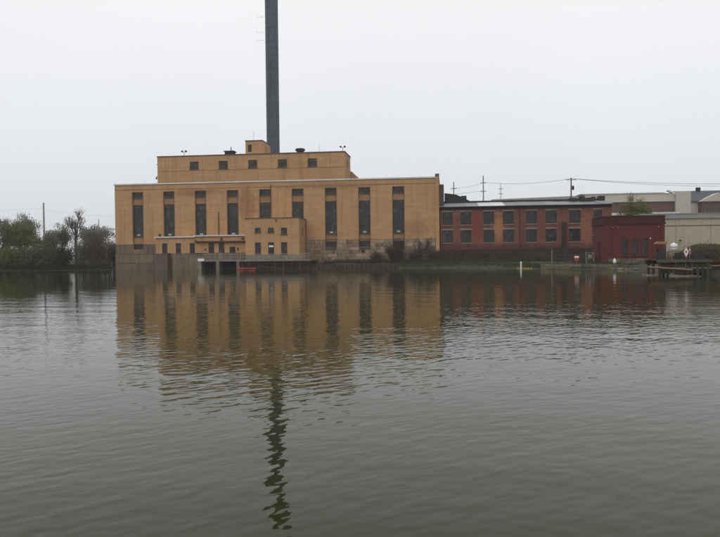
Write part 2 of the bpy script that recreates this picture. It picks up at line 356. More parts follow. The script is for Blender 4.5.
WCACHE = {}
def window(parent, u, y, z0, w, h, cols, rows, frame=None, glass=None, sill=None, hopper=False, rng=None, name='window', fw=0.06, lintel=None):
    """steel sash window standing at local y, lower edge z0: frame with bars > pane, sill"""
    key = (w, h, cols, rows, fw, (frame or FRAME).name)
    if key not in WCACHE:
        mb = MB()
        mb.box(-w/2, -w/2 + fw, 0, 0.09, 0, h); mb.box(w/2 - fw, w/2, 0, 0.09, 0, h)
        mb.box(-w/2 + fw, w/2 - fw, 0, 0.09, 0, fw); mb.box(-w/2 + fw, w/2 - fw, 0, 0.09, h - fw, h)
        for i in range(1, cols):
            x = -w/2 + w * i / cols; mb.box(x - 0.018, x + 0.018, 0.02, 0.07, fw, h - fw)
        for j in range(1, rows):
            z = h * j / rows; mb.box(-w/2 + fw, w/2 - fw, 0.022, 0.068, z - 0.018, z + 0.018)
        WCACHE[key] = mb.mesh('window_frame', frame or FRAME)
    o = link(name, WCACHE[key], parent, (u, y, z0))
    pk = key + (hash(rng.random()) % 4 if rng else 0, (glass or GLASS).name)
    if pk not in WCACHE:
        pr = random.Random(len(WCACHE)); mb = MB()
        for i in range(cols):
            for j in range(rows):
                a, b_ = -w/2 + w * i / cols + 0.012, -w/2 + w * (i + 1) / cols - 0.012; c, d = h * j / rows + 0.012, h * (j + 1) / rows - 0.012
                q = [0.045 + pr.uniform(-.006, .006) for _ in range(4)]
                if pr.random() < 0.06: q[2] -= 0.025; q[3] -= 0.025
                mb.quad((a, q[0], c), (b_, q[1], c), (b_, q[2], d), (a, q[3], d))
        WCACHE[pk] = mb.mesh('pane', glass or GLASS)
    link('pane', WCACHE[pk], o)
    if sill:
        sk = ('sill', w, sill.name)
        if sk not in WCACHE: WCACHE[sk] = MB().box(-w/2 - 0.08, w/2 + 0.08, -0.32, 0.0, -0.14, -0.004).mesh('sill', sill)
        link('sill', WCACHE[sk], o)
    if lintel:
        sk = ('lintel', w, lintel.name)
        if sk not in WCACHE: WCACHE[sk] = MB().box(-w/2 - 0.12, w/2 + 0.12, -0.2, -0.168, 0.0, 0.24).mesh('lintel', lintel)
        link('lintel', WCACHE[sk], o, (0, 0, h + 0.004))
    if hopper:
        if 'hop' not in WCACHE:
            WCACHE['hop'] = MB().prism([(-0.34, -0.16, 0.3), (0.34, -0.16, 0.3), (0.34, -0.02, 0.02), (-0.34, -0.02, 0.02)], (0, 0.03, 0.012)).mesh('hopper_vent', WHITEP)  # white colour stands in for sky reflected in the tilted hopper pane
        link('hopper_vent', WCACHE['hop'], o, (0, 0, 0.1))
    return o

# ------------------------------------------------------------------ frame of the power station: u along the facade, v out towards the river
AX, AY, YAW = -50.9, 146.0, R(-7.03)
def w2(u, v):
    """facade coordinates to the map"""
    return (AX + u * math.cos(YAW) + v * math.sin(YAW), AY + u * math.sin(YAW) - v * math.cos(YAW))

# ------------------------------------------------------------------ ground and river
SHORE = [(-4000, 170), (-400, 158), (-150, 147), (-110, 144.5), (-85, 145.5), (-70, 143.2), (-60, 144.2), (-52.2, 145.2), w2(0.5, -2), w2(41.5, -2), w2(41.5, 8.4),
         w2(58, 8.3), w2(64, 9.8), w2(70, 13.2), w2(76, 17.0), w2(81, 19.6), (28.6, 111.2), (34.8, 104.0), (38.6, 102.0), (40.5, 97.0), (39.4, 89.0), (36.6, 80.0), (36.9, 75.2), (44, 70), (60, 62), (120, 45), (400, 20), (4000, -20)]
def shore_distance(xs, ys):
    """signed distance to the shoreline, positive on land"""
    poly = SHORE + [(4000, 6000), (-4000, 6000)]
    d = np.full(xs.shape, 1e9); ins = np.zeros(xs.shape, bool); n = len(poly)
    for i in range(n):
        x0, y0 = poly[i]; x1, y1 = poly[(i + 1) % n]
        if i < len(SHORE) - 1:
            dx, dy = x1 - x0, y1 - y0
            tt = np.clip(((xs - x0) * dx + (ys - y0) * dy) / (dx * dx + dy * dy), 0, 1)
            d = np.minimum(d, np.hypot(xs - x0 - tt * dx, ys - y0 - tt * dy))
        c = ((y0 > ys) != (y1 > ys)) & (xs < (x1 - x0) * (ys - y0) / (y1 - y0 + 1e-12) + x0); ins ^= c
    return np.where(ins, d, -d)
def land_h(xs, ys):
    d = shore_distance(xs, ys)
    h = np.where(d < 0, np.maximum(d * 0.35, -2.2), np.where(d < 1.0, d * 0.5, np.where(d < 6, 0.5 + (d - 1) * 0.09, 0.95)))
    h = h + np.where(d > 0, 0.10 * np.sin(xs * 0.9 + 1.3 * np.sin(ys * 0.7)) * np.sin(ys * 1.1 + xs * 0.3) * np.clip(d, 0, 1), 0)
    # grassy mound at the right, behind the landing stage
    h = h + 2.5 * np.exp(-(((xs - 50.6) / 4.6) ** 4 + ((ys - 101) / 4.2) ** 2))
    # left bank a little higher inland
    h = h + np.where((xs < -54) & (d > 2), np.minimum((d - 2) * 0.06, 0.8), 0)
    # quay level beside the pump house, flat land below the sheet piling
    return h
def axis(lo, hi, step, far):
    mid = list(np.arange(lo, hi + 1e-6, step)); out = []; x = step
    a = [lo]; 
    while a[-1] > -far: x *= 1.35; a.append(max(a[-1] - x, -far))
    x = step; b_ = [hi]
    while b_[-1] < far: x *= 1.35; b_.append(min(b_[-1] + x, far))
    return np.array(a[:0:-1] + mid + b_[1:])
gx = axis(-110, 90, 0.9, 4000); gy = axis(58, 175, 0.9, 4500); gy = gy[gy > -120]
XX, YY = np.meshgrid(gx, gy); ZZ = land_h(XX, YY)
me = bpy.data.meshes.new('ground')
nx_, ny_ = len(gx), len(gy)
vv = np.stack([XX.ravel(), YY.ravel(), ZZ.ravel()], 1)
ii = np.arange(nx_ * ny_).reshape(ny_, nx_)
ff = np.stack([ii[:-1, :-1].ravel(), ii[:-1, 1:].ravel(), ii[1:, 1:].ravel(), ii[1:, :-1].ravel()], 1)
me.from_pydata(vv.tolist(), [], ff.tolist()); me.materials.append(GROUND)
me.polygons.foreach_set('use_smooth', [True] * len(ff)); me.update()
structure(link('ground', me))
def gz(x, y): return float(land_h(np.array([x], float), np.array([y], float))[0])
structure(MB().quad((-4000, -400, 0), (4000, -400, 0), (4000, 4500, 0), (-4000, 4500, 0)).build('water', WATER))

# ------------------------------------------------------------------ power station
rng = random.Random(5)
PP = thing('power_station', 'long tan brick power station with tall narrow windows, standing in the water', 'power station', (AX, AY, 0), YAW)
BW, BZ0, BZ1 = 2.25, 4.06, 16.0
BAYS = [4.97 + 6.762 * i for i in range(9)]
holes = [(c - BW/2, c + BW/2, BZ0, BZ1) for c in BAYS]
L, ROOFZ, DEP = 67.0, 17.5, 30.0
mb = MB()
wall_panel(mb, 0, L, 3.2, ROOFZ, 0, holes, 0.38)
mb.quad((0, 0, -1), (0, 0, ROOFZ), (0, DEP, ROOFZ), (0, DEP, -1)); mb.quad((L, 0, -1), (L, DEP, -1), (L, DEP, ROOFZ), (L, 0, ROOFZ))
mb.quad((0, DEP, -1), (0, DEP, ROOFZ), (L, DEP, ROOFZ), (L, DEP, -1))
mb.build('brick_wall', TAN, PP)
MB().quad((0.3, 0.3, ROOFZ - 0.4), (L - 0.3, 0.3, ROOFZ - 0.4), (L - 0.3, DEP - 0.3, ROOFZ - 0.4), (0.3, DEP - 0.3, ROOFZ - 0.4)).build('flat_roof', TAR, PP)
# coping in lengths
k = 0; u = -0.15
while u < L:
    ln = min(6.1, L + 0.15 - u)
    MB().box(u, u + ln - 0.02, -0.16, 0.42, ROOFZ + rng.uniform(-.012, .012), ROOFZ + 0.27).build('coping', COPING, PP); u += ln
MB().box(-0.15, 0.4, 0.43, DEP, ROOFZ, ROOFZ + 0.26).build('coping', COPING, PP)
MB().box(L - 0.4, L + 0.15, 0.43, DEP, ROOFZ, ROOFZ + 0.26).build('coping', COPING, PP)
# brick bands: string line under the coping
MB().box(0.02, L - 0.02, -0.05, -0.003, 16.45, 16.6).build('string_course', TAN_SPAN, PP)
JS = MB().box(-0.045, 0.045, -0.03, -0.003, 0, 10.2).mesh('jamb_shade_strip', COPDARK)  # dark strips standing in for the recess shadow lines along the bay edges
for i, c in enumerate(BAYS):
    low = i in (0, 6, 7, 8)
    # the bay is a shallow recess: brick spandrels between three windows
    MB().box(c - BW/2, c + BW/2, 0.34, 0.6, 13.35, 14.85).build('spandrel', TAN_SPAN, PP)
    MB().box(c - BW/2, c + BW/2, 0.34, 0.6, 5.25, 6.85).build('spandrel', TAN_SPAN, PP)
    for s_ in (-1, 1): link('jamb_shade_strip', JS, PP, (c + s_ * (BW/2 + 0.035), 0, 5.85))
    window(PP, c, 0.44, 14.86, BW, 1.13, 4, 2, rng=rng, sill=COPDARK)
    window(PP, c, 0.44, 6.86, BW, 6.48, 4, 11, rng=rng, sill=COPDARK, hopper=i != 4 and i != 5)
    if low: window(PP, c, 0.4, 4.08, BW, 1.16, 4, 2, rng=rng, glass=GLASSD)
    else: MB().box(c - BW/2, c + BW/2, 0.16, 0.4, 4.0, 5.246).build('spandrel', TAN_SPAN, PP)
# end pilaster and its finial post
MB().box(L - 0.62, L + 0.1, -0.28, -0.004, 3.0, ROOFZ + 0.1).build('pilaster', TAN, PP)
MB().box(L - 0.66, L + 0.14, -0.32, 0.3, ROOFZ + 0.274, ROOFZ + 0.8).build('pilaster_cap', COPDARK, PP)
MB().box(L + 0.02, L + 1.0, 2.0, 12.0, -0.5, 16.4).build('stair_shaft', COPDARK, PP)
# stain pipes on the front
MB().tube([(26.95 + 6.3, -0.12, 10.2), (26.95 + 6.3, -0.12, 16.9)], 0.07, 6).build('rain_pipe', RUST, PP)
MB().tube([(22.3, -0.12, 6.8), (22.3, -0.12, 11.6)], 0.09, 6).build('rain_pipe', RUST, PP)

# penthouse storey
PV = 3.0
ph = [16.15 + 6.29 * i for i in range(5)]
mb = MB()
wall_panel(mb, 8.1, 48.0, 17.0, 23.55, PV, [(c - 0.95, c + 0.95, 20.85, 22.4) for c in ph], 0.22)
mb.quad((8.1, PV, 17), (8.1, PV, 23.55), (8.1, 11.5, 23.55), (8.1, 11.5, 17)); mb.quad((48, PV, 17), (48, 11.5, 17), (48, 11.5, 23.55), (48, PV, 23.55))
mb.quad((8.1, 11.5, 17), (8.1, 11.5, 23.55), (48, 11.5, 23.55), (48, 11.5, 17)); mb.quad((8.1, PV, 23.4), (48, PV, 23.4), (48, 11.5, 23.4), (8.1, 11.5, 23.4))
mb.build('penthouse_wall', TAN, PP)
MB().box(8.0, 48.1, PV - 0.1, PV + 0.3, 23.55, 23.74).build('penthouse_coping', COPDARK, PP)
MB().box(47.7, 48.1, PV + 0.31, 11.6, 23.55, 23.74).build('penthouse_coping', COPDARK, PP)
MB().box(8.0, 8.4, PV + 0.31, 11.6, 23.55, 23.74).build('penthouse_coping', COPDARK, PP)
MB().box(8.1, 48.0, PV - 0.05, PV - 0.003, 20.53, 20.62).build('string_course', TAN_SPAN, PP)
for c in ph: window(PP, c, PV + 0.14, 20.86, 1.9, 1.53, 3, 3, rng=rng, sill=COPDARK)
window(PP, 0, 0, 0, 0.9, 1.5, 2, 3, rng=rng).matrix_local = Matrix.Translation((48.04, 7.0, 20.9)) @ Matrix.Rotation(R(90), 4, 'Z')
# lower block behind, with sloping end
MB().prism([(40, 11.6, 17), (50.6, 11.6, 17), (50.6, 11.6, 18.0), (48.2, 11.6, 20.6), (40, 11.6, 20.6)], (0, 12, 0)).build('rear_block', TAN, PP)
# stair head
mb = MB(); wall_panel(mb, 26.9, 30.5, 23.2, 26.55, 4.2, [(27.4, 28.25, 24.3, 25.8)], 0.2)
mb.quad((26.9, 4.2, 23), (26.9, 4.2, 26.55), (26.9, 11, 26.55), (26.9, 11, 23)); mb.quad((30.5, 4.2, 23), (30.5, 11, 23), (30.5, 11, 26.55), (30.5, 4.2, 26.55))
mb.quad((26.9, 4.2, 26.5), (30.5, 4.2, 26.5), (30.5, 11, 26.5), (26.9, 11, 26.5)); mb.quad((26.9, 11, 23), (26.9, 11, 26.55), (30.5, 11, 26.55), (30.5, 11, 23))
mb.build('stair_head', TAN, PP)
mb = MB(); mb.box(26.82, 30.58, 4.1, 4.4, 26.55, 26.7); mb.box(30.3, 30.58, 4.41, 11, 26.55, 26.7); mb.build('stair_head_coping', COPDARK, PP)
window(PP, 27.825, 4.34, 24.31, 0.85, 1.48, 2, 3, rng=rng)
window(PP, 0, 0, 0, 0.9, 1.3, 2, 3, rng=rng).matrix_local = Matrix.Translation((30.53, 7.4, 24.3)) @ Matrix.Rotation(R(90), 4, 'Z')
# rooftop gear
mb = MB(); mb.box(22.4, 24.2, 4.2, 6.0, 23.4, 24.5); mb.box(22.2, 24.4, 4.0, 6.2, 24.5, 24.66); mb.build('roof_vent', TAR, PP)
MB().tube([(23.7, 4.5, 24.6), (23.7, 4.5, 25.5)], 0.09).build('vent_pipe', TAR, PP)
MB().lathe([(0.75, 23.4), (0.75, 24.3), (1.0, 24.35), (1.02, 24.72), (0.8, 24.86), (0.1, 24.92)], 38.3, 5.4, 20).build('mushroom_vent', TAR, PP)
def floodlight(u, y, z):
    mb = MB(); mb.tube([(0, 0, 0), (0, 0, 0.75)], 0.05); mb.tube([(-0.45, 0, 0.72), (0.45, 0, 0.72)], 0.035)
    o = mb.build('floodlight', TAR, PP, loc=(u, y, z))
    for sx_ in (-0.42, 0.42):
        h = MB().box(-0.18, 0.18, -0.14, 0.14, -0.12, 0.14); h.prism([(-0.2, -0.16, 0.14), (0.2, -0.16, 0.14), (0.16, -0.3, 0.02), (-0.16, -0.3, 0.02)], (0, 0.02, 0.03))
        l = h.build('lamp_head', TAR, o, loc=(sx_, 0, 0.9)); l.rotation_euler = (0.4, 0.25 * (1 if sx_ > 0 else -1), 0)
floodlight(13.95, 3.15, 23.74); floodlight(47.6, 3.15, 23.74)
for u, h in ((25.6, 0.5), (32.8, 0.9), (42.4, 1.9), (28.6, 2.2)):
    MB().tube([(u, 5.0 if u != 28.6 else 4.6, 23.4 if u != 28.6 else 26.5), (u, 5.0 if u != 28.6 else 4.6, (23.7 if u != 28.6 else 26.5) + h)], 0.035 if h > 1.5 else 0.07, 5).build('roof_mast', GALV if h > 1.5 else TAR, PP)
mb = MB(); mb.box(7.75, 8.1, 3.2, 3.5, 19.4, 19.55); mb.lathe([(0.05, 19.4), (0.17, 19.25), (0.17, 19.0), (0.08, 18.95)], 7.72, 3.35, 10); mb.build('corner_lamp', TAR, PP)
MB().box(7.8, 8.09, 3.3, 3.6, 22.0, 22.15).build('corner_bracket', TAR, PP)

# annex block on the river side
AV, A0, A1, AZ = 6.5, 29.72, 40.36, 9.72
aw = [(32.23, 7.12, 1.18, .82), (34.83, 7.12, 1.18, .82), (37.42, 6.7, 1.18, 1.2), (32.23, 2.97, 1.18, 2.15), (34.83, 2.97, 1.18, 2.15), (37.42, 2.97, 1.18, 2.15)]
mb = MB(); wall_panel(mb, A0, A1, 1.5, AZ, -AV, [(u - w/2, u + w/2, z, z + h) for u, z, w, h in aw], 0.2)
mb.quad((A0, -AV, -1), (A0, -AV, AZ), (A0, 0, AZ), (A0, 0, -1)); mb.quad((A1, -AV, -1), (A1, -0.01, -1), (A1, -0.01, AZ), (A1, -AV, AZ))
mb.quad((A0, -AV, AZ - .2), (A1, -AV, AZ - .2), (A1, 0, AZ - .2), (A0, 0, AZ - .2)); mb.build('annex_wall', TAN, PP)
mb = MB(); mb.box(A0 - 0.08, A1 + 0.08, -AV - 0.08, -AV + 0.25, AZ, AZ + 0.18); mb.box(A1 - 0.25, A1 + 0.08, -AV + 0.26, -0.02, AZ, AZ + 0.18); mb.build('annex_coping', COPDARK, PP)
for u, z, w, h in aw: window(PP, u, -AV + 0.12, z + 0.01, w, h - 0.02, 2, 3 if h > 1.5 else 2, rng=rng, sill=COPDARK, glass=GLASSD)
MB().box(34.4, 35.26, -AV + 0.06, -AV + 0.11, 4.2, 4.55).build('white_blind', WHITEP, PP)
window(PP, 0, 0, 0, 0.8, 1.6, 2, 3, rng=rng).matrix_local = Matrix.Translation((A1 + 0.04, -3.3, 6.3)) @ Matrix.Rotation(R(90), 4, 'Z')
MB().lathe([(0.05, 0), (0.16, -0.1), (0.16, -0.28), (0.05, -0.32)], 0, 0, 10).build('wall_lamp', TAR, PP, loc=(35.9, -AV - 0.2, AZ - 0.15))
MB().tube([(A1 + 0.08, -0.12, 2), (A1 + 0.08, -0.12, AZ)], 0.07).build('rain_pipe', RUST, PP)
MB().box(A0, A1 + 0.1, -AV - 0.14, -AV - 0.004, 1.3, 2.7).build('annex_plinth', CONCL, PP)
# low wing: two runs of roof
def wing(u0, u1, v, z, wins, coping_mat, z0=3.2):
    mb = MB(); wall_panel(mb, u0, u1, z0, z, -v, [(u - w/2, u + w/2, c, c + h) for u, c, w, h in wins], 0.2)
    mb.quad((u0, -v, z0), (u0, -v, z), (u0, 0, z), (u0, 0, z0)); mb.quad((u1, -v, z0), (u1, 0, z0), (u1, 0, z), (u1, -v, z))
    mb.quad((u0, -v, z - .1), (u1, -v, z - .1), (u1, 0, z - .1), (u0, 0, z - .1)); mb.build('wing_wall', TAN, PP)
    for u, c, w, h in wins: window(PP, u, -v + 0.1, c + 0.01, w, h - 0.02, 2, 4 if h > 1.5 else 2, rng=rng, sill=COPDARK, glass=GLASSD)
    MB().box(u0 - 0.25, u1 - 0.02, -v - 0.3, -v + 0.4, z, z + 0.24).build('wing_coping', coping_mat, PP)
wing(10.5, 18.9, 4.0, 6.35, [(12.34, 3.2, 1.1, 2.05), (15.21, 3.2, 1.1, 2.05), (18.12, 3.2, 1.1, 2.05)], COPING)
wing(18.92, A0 - 0.01, 4.8, 6.5, [(22.3, 3.2, 1.15, 2.0), (24.4, 3.2, 1.15, 2.0), (26.6, 3.2, 1.2, 1.2)], COPING)
MB().tube([(19.2, -5.0, 5.75), (19.2, -5.15, 5.5), (19.6, -5.2, 5.42), (29.2, -5.2, 5.36), (29.4, -5.1, 5.2)], 0.2, 10).build('steam_pipe', RUST, PP)
MB().box(28.5, 28.95, -4.98, -4.81, 5.85, 6.15).build('junction_box', TAR, PP)
MB().box(24.25, 24.6, -5.0, -4.81, 5.6, 6.2).build('junction_box', TAR, PP)
MB().box(21.0, 21.25, -5.0, -4.81, 3.7, 4.1).build('junction_box', RUST, PP)
MB().box(27.6, 27.8, -5.0, -4.81, 3.7, 4.2).build('junction_box', RUST, PP)
MB().box(11.1, 11.4, -3.95, -3.6, 6.59, 7.15).build('roof_stub', RUST, PP)

# concrete base panels on the left, standing in the water
base = MB().box(0.05, 10.45, 0.05, 0.5, -1.5, 3.9).build('concrete_base', MORTAR, PP)
def panel(u0, u1, y, z0, z1, th, par, mat=CONC):
    me_ = MB().box(-(u1-u0)/2 + .02, (u1-u0)/2 - .02, -th, -0.003, 0.02, z1 - z0 - .02).mesh('concrete_panel', mat); bevel_mesh(me_, 0.03)
    return link('concrete_panel', me_, par, ((u0 + u1)/2, y, z0))
for (a, b_) in ((0, 3.0), (3.0, 3.84), (6.1, 8.2), (8.2, 10.45)): panel(a, b_, 0.05, 3.1, 5.25, 0.12, base)
panel(3.84, 6.1, 0.05, 3.1, 4.02, 0.12, base)
for (a, b_) in ((0, 5.2), (5.2, 10.45)): panel(a, b_, 0.05, 1.3, 3.08, 0.2, base); panel(a, b_, 0.05, -1.4, 1.28, 0.24, base)
base2 = MB().box(10.46, 20.9, -3.95, 0.0, -1.5, 3.19).build('concrete_base', MORTAR, PP)
for (a, b_) in ((10.46, 13.0), (14.0, 17.4), (17.4, 20.9)): panel(a, b_, -3.95, -1.4, 3.18, 0.22, base2)
panel(13.0, 14.0, -3.95, 2.2, 3.18, 0.1, base2)
MB().box(13.1, 13.5, -4.3, -4.0, -1.0, 3.3).build('fender_pile', RUST, PP)
# ribs on upper left panels
for u in (1.0, 2.0, 7.1, 9.3): MB().box(u, u + 0.12, -0.16, -0.075, 3.2, 5.1).build('rib', CONC, PP)

# stone base on the right: coursed blocks
sb = MB().box(40.4, L - 0.02, -0.02, 0.12, -0.5, 4.0).build('stone_base', MORTAR, PP)
mb = MB()
wall_panel(mb, 40.4, L - .02, 4.0, 5.62, -0.02, [h for h in holes if h[0] > 40] if False else [(c - BW/2, c + BW/2, 4.02, 5.62) for c in BAYS[6:]], 0.1)
mb.build('stone_backing', MORTAR, PP)
cube = MB().box(-0.5, 0.5, -0.5, 0.5, 0, 1).mesh('stone', STONE)
SB = []
for q in range(5):
    pr = random.Random(q); b0 = MB().box(-0.5, 0.5, -0.5, 0.5, 0, 1)
    b0.v = [(x + pr.uniform(-.012, .012), y + (pr.uniform(-.12, .12) if y < 0 else 0), z + pr.uniform(-.02, .02)) for x, y, z in b0.v]
    SB.append(bevel_mesh(b0.mesh('stone', STONE), 0.035))
MS = [m_.copy() for m_ in SB]
for m_ in MS: m_.materials[0] = MOSSY
bl = [(c - BW/2 - .02, c + BW/2 + .02) for c in BAYS[6:]]
zc = 0.3; hs_ = [0.62, 0.66, 0.6, 0.7, 0.66, 0.62, 0.7, 0.72]
for hgt in hs_:
    segs = [(40.45, L - 0.7)]
    if zc + hgt > 4.06:
        segs = []; s0 = 40.45
        for a, b_ in bl: segs.append((s0, a)); s0 = b_
        segs.append((s0, L - 0.7))
    for a, b_ in segs:
        x = a
        while x < b_ - 0.05:
            ln = rng.uniform(0.9, 2.1)
            if b_ - x - ln < 0.6: ln = b_ - x
            th = rng.uniform(0.15, 0.23)
            link('stone', rng.choice(SB), sb, (x + ln/2, -0.02 - th/2 + 0.02, zc), scale=(ln - 0.035, th, min(hgt, 5.64 - zc) - 0.03)); x += ln
    zc += hgt
for c in BAYS[6:]: MB().box(c - BW/2 - .1, c + BW/2 + .1, -0.26, 0.0, 5.64, 5.78).build('drip_course', COPDARK, PP)
MB().tube([(51.9, -0.3, 3.3), (51.9, 0.0, 3.3)], 0.36, 14).build('drain_pipe', TAR, PP)

# ------------------------------------------------------------------ smokestack
ck = w2(29.9, -16)
CH = thing('smokestack', 'very tall blue-grey steel smokestack rising behind the tan power station', 'smokestack', (ck[0], ck[1], 0))
prof = []; z = 0.6
while z < 61.0: prof += [(1.45, z), (1.45, z + 1.44), (1.485, z + 1.45), (1.485, z + 1.5)]; z += 1.51
mb = MB().lathe(prof, 0, 0, 40); mb.build('stack_shaft', STACK, CH)
MB().lathe([(1.7, 60.6), (1.7, 61.4), (1.2, 61.45)], 0, 0, 40).build('stack_rim', TAR, CH)
MB().lathe([(2.3, -0.5), (2.3, 0.62), (1.5, 0.66)], 0, 0, 32).build('stack_foot', CONC, CH)
mb = MB(); a = R(250)
for s in (-0.2, 0.2): mb.tube([(1.62 * math.cos(a) - s * math.sin(a), 1.62 * math.sin(a) + s * math.cos(a), 18), (1.62 * math.cos(a) - s * math.sin(a), 1.62 * math.sin(a) + s * math.cos(a), 61)], 0.025, 4)
zz = 18.0
while zz < 61: mb.tube([(1.62 * math.cos(a) + .2 * math.sin(a), 1.62 * math.sin(a) - .2 * math.cos(a), zz), (1.62 * math.cos(a) - .2 * math.sin(a), 1.62 * math.sin(a) + .2 * math.cos(a), zz)], 0.015, 4); zz += 0.4
mb.build('ladder', STACK, CH)
for z, ln in ((56.0, 1.6), (52.6, 1.9), (50.8, 1.7)):
    mb = MB(); mb.tube([(-1.4, -0.3, z), (-1.5 - ln, -0.5, z)], 0.028, 5); mb.tube([(-1.5 - ln, -0.5, z - 0.35), (-1.5 - ln, -0.5, z + 0.5)], 0.022, 5)
    if z > 55: mb.tube([(-2.2, -0.4, z - 0.3), (-2.2, -0.4, z + 0.4)], 0.05, 6)
    mb.build('antenna', WHITEP, CH)

# ------------------------------------------------------------------ intake bays and landing deck in front of the annex
IT = thing('intake_bay', 'low concrete intake bays with dark openings under the low tan wing', 'intake', (AX, AY, 0), YAW)
IV = 8.6
MB().box(20.92, 29.3, -IV, -4.0, 1.55, 1.85).build('deck_slab', CONCL, IT)
for u in (20.95, 24.5, 28.55): MB().box(u, u + 0.62, -IV - 0.06, -4.0, -1.5, 1.54).build('pier', CONCL, IT)
for u0, u1 in ((21.57, 24.5), (25.12, 28.55)):
    o = MB().box(u0, u1, -6.2, -6.0, -1, 1.54).build('trash_rack', TAR, IT)
    x = u0 + 0.2
    while x < u1: MB().box(x, x + 0.06, -6.36, -6.21, -0.8, 1.5).build('bar', RUST, o); x += 0.36
MB().box(20.95, 29.3, -5.6, -4.82, 1.86, 3.15).build('parapet', CONC, IT)
MB().box(24.1, 24.85, -5.75, -5.61, 1.86, 3.2).build('parapet_post', CONCL, IT)
def railing(par, u0, u1, y, z0, h=1.1, step=1.5, mat=GALV, infill=True):
    r_ = MB(); r_.tube([(u0, y, z0 + h), (u1, y, z0 + h)], 0.03, 5); r_.tube([(u0, y, z0 + h * .5), (u1, y, z0 + h * .5)], 0.022, 5)
    ro = r_.build('railing', mat, par); n = max(1, round((u1 - u0) / step)); pm = MB().tube([(0, 0, 0), (0, 0, h)], 0.035, 5).mesh('rail_post', mat)
    for i in range(n + 1): link('rail_post', pm, ro, (u0 + (u1 - u0) * i / n, y, z0))
    if infill:
        f = MB(); x = u0
        while x < u1: f.box(x, x + 0.018, y - .006, y + .006, z0 + 0.06, z0 + h); x += 0.16
        stuff(f.build('rail_bars', mat, ro))
railing(IT, 21.0, 28.9, -IV + 0.15, 1.85)
SG = thing('notice_board', 'small cream notice board hung on the railing of the intake bays', 'sign', (*w2(21.55, 8.75), 1.62), YAW)
MB().box(-0.62, 0.62, -0.03, 0.03, 0, 0.52).build('board', WHITEP, SG); mb = MB()
for u in (-0.5, 0.5): mb.tube([(u, 0.06, 0.0), (u, 0.06, 0.9)], 0.025, 5)
mb.build('bracket', GALV, SG)
DK = thing('landing_deck', 'pale concrete landing deck on piles below the tan annex block', 'landing', (AX, AY, 0), YAW)
MB().box(29.34, 43.0, -9.4, -6.66, 1.5, 1.78).build('deck_slab', CONCL, DK)
MB().box(40.55, 43.0, -6.65, -0.25, 1.5, 1.78).build('deck_slab', CONCL, DK)
x = 29.8
pm = bevel_mesh(MB().box(-0.13, 0.13, -0.13, 0.13, -1.5, 1.49).mesh('pile', WOOD), 0.03)
while x < 43: link('pile', pm, DK, (x, -9.1, 0)); x += 1.62
MB().box(29.4, 43.0, -8.5, -8.2, -1.2, 1.49).build('rear_wall', PILE, DK)
MB().box(29.4, 42.9, -8.95, -8.8, 0.9, 1.2).build('waler', WOOD, DK)
railing(DK, 29.5, 42.8, -9.25, 1.78, h=1.15)
# red boat moored under the deck
cx_, cy_ = w2(31.0, 10.2)
BT = thing('rowing_boat', 'small red rowing boat moored in front of the pale landing deck', 'boat', (cx_, cy_, -0.08), YAW + R(2))
hull = MB(); ns = 13; ring = 7
for i in range(ns):
    tt = -1 + 2 * i / (ns - 1); wd = 0.55 * (1 - abs(tt) ** 2.6) + 0.02; x = tt * 1.75; sh = 0.32 + 0.14 * tt * tt
    for j in range(ring):
        a = math.pi * j / (ring - 1); hull.v.append((x, -math.cos(a) * wd, sh - (sh - 0.0) * math.sin(a) ** 0.7))
for i in range(ns - 1):
    for j in range(ring - 1):
        p = i * ring + j; hull.f.append((p, p + 1, p + ring + 1, p + ring)); hull.mi.append(0)
h = hull.build('hull', REDP, BT, smooth=True); sm = h.modifiers.new('t', 'SOLIDIFY'); sm.thickness = 0.04
mb = MB()
for s in (-1, 1): mb.tube([(-1.75 + 3.5 * i / 12, s * (0.55 * (1 - abs(-1 + i / 6) ** 2.6) + 0.02), 0.32 + 0.14 * (-1 + i / 6) ** 2) for i in range(13)], 0.03, 6)
mb.build('gunwale', REDP, BT)
for x in (-0.8, 0.1, 0.9): MB().box(x - 0.12, x + 0.12, -0.46, 0.46, 0.22, 0.26).build('thwart', WOODT, BT)
gx_, gy_ = w2(35.6, 9.9)
GP = thing('gangplank', 'dark timber gangplank sloping into the water beside the red boat', 'gangplank', (gx_, gy_, 0), YAW)
for k in range(3): MB().prism([(-2.6, -0.3 + 0.22 * k, 0.62), (2.6, -0.3 + 0.22 * k, 0.02), (2.6, -0.3 + 0.22 * k, 0.1), (-2.6, -0.3 + 0.22 * k, 0.72)], (0, 0.2, 0)).build('plank', RUST, GP)

# sheet piling to the right of the deck
SP = thing('sheet_pile_wall', 'low rusty sheet pile wall along the water below the stone base', 'retaining wall', (AX, AY, 0), YAW)
pm = MB().prism([(-0.45, 0, -2), (-0.28, -0.16, -2), (0.0, -0.16, -2), (0.17, 0, -2), (0.45, 0, -2), (0.45, 0.05, -2), (0.15, 0.05, -2), (-0.02, -0.1, -2), (-0.26, -0.1, -2), (-0.45, 0.05, -2)], (0, 0, 2.62)).mesh('sheet_pile', PILE)
x = 41.6
while x < 59.5: link('sheet_pile', pm, SP, (x, -8.6 + rng.uniform(-.04, .04), rng.uniform(-.03, .03))); x += 0.902
MB().box(41.1, 59.8, -8.72, -8.35, 0.66, 0.8).build('cap_beam', RUST, SP)
MB().box(41.1, 41.3, -8.5, -0.3, -1.0, 0.65).build('return_wall', PILE, SP)
TM = MB()
for k in range(7): pass

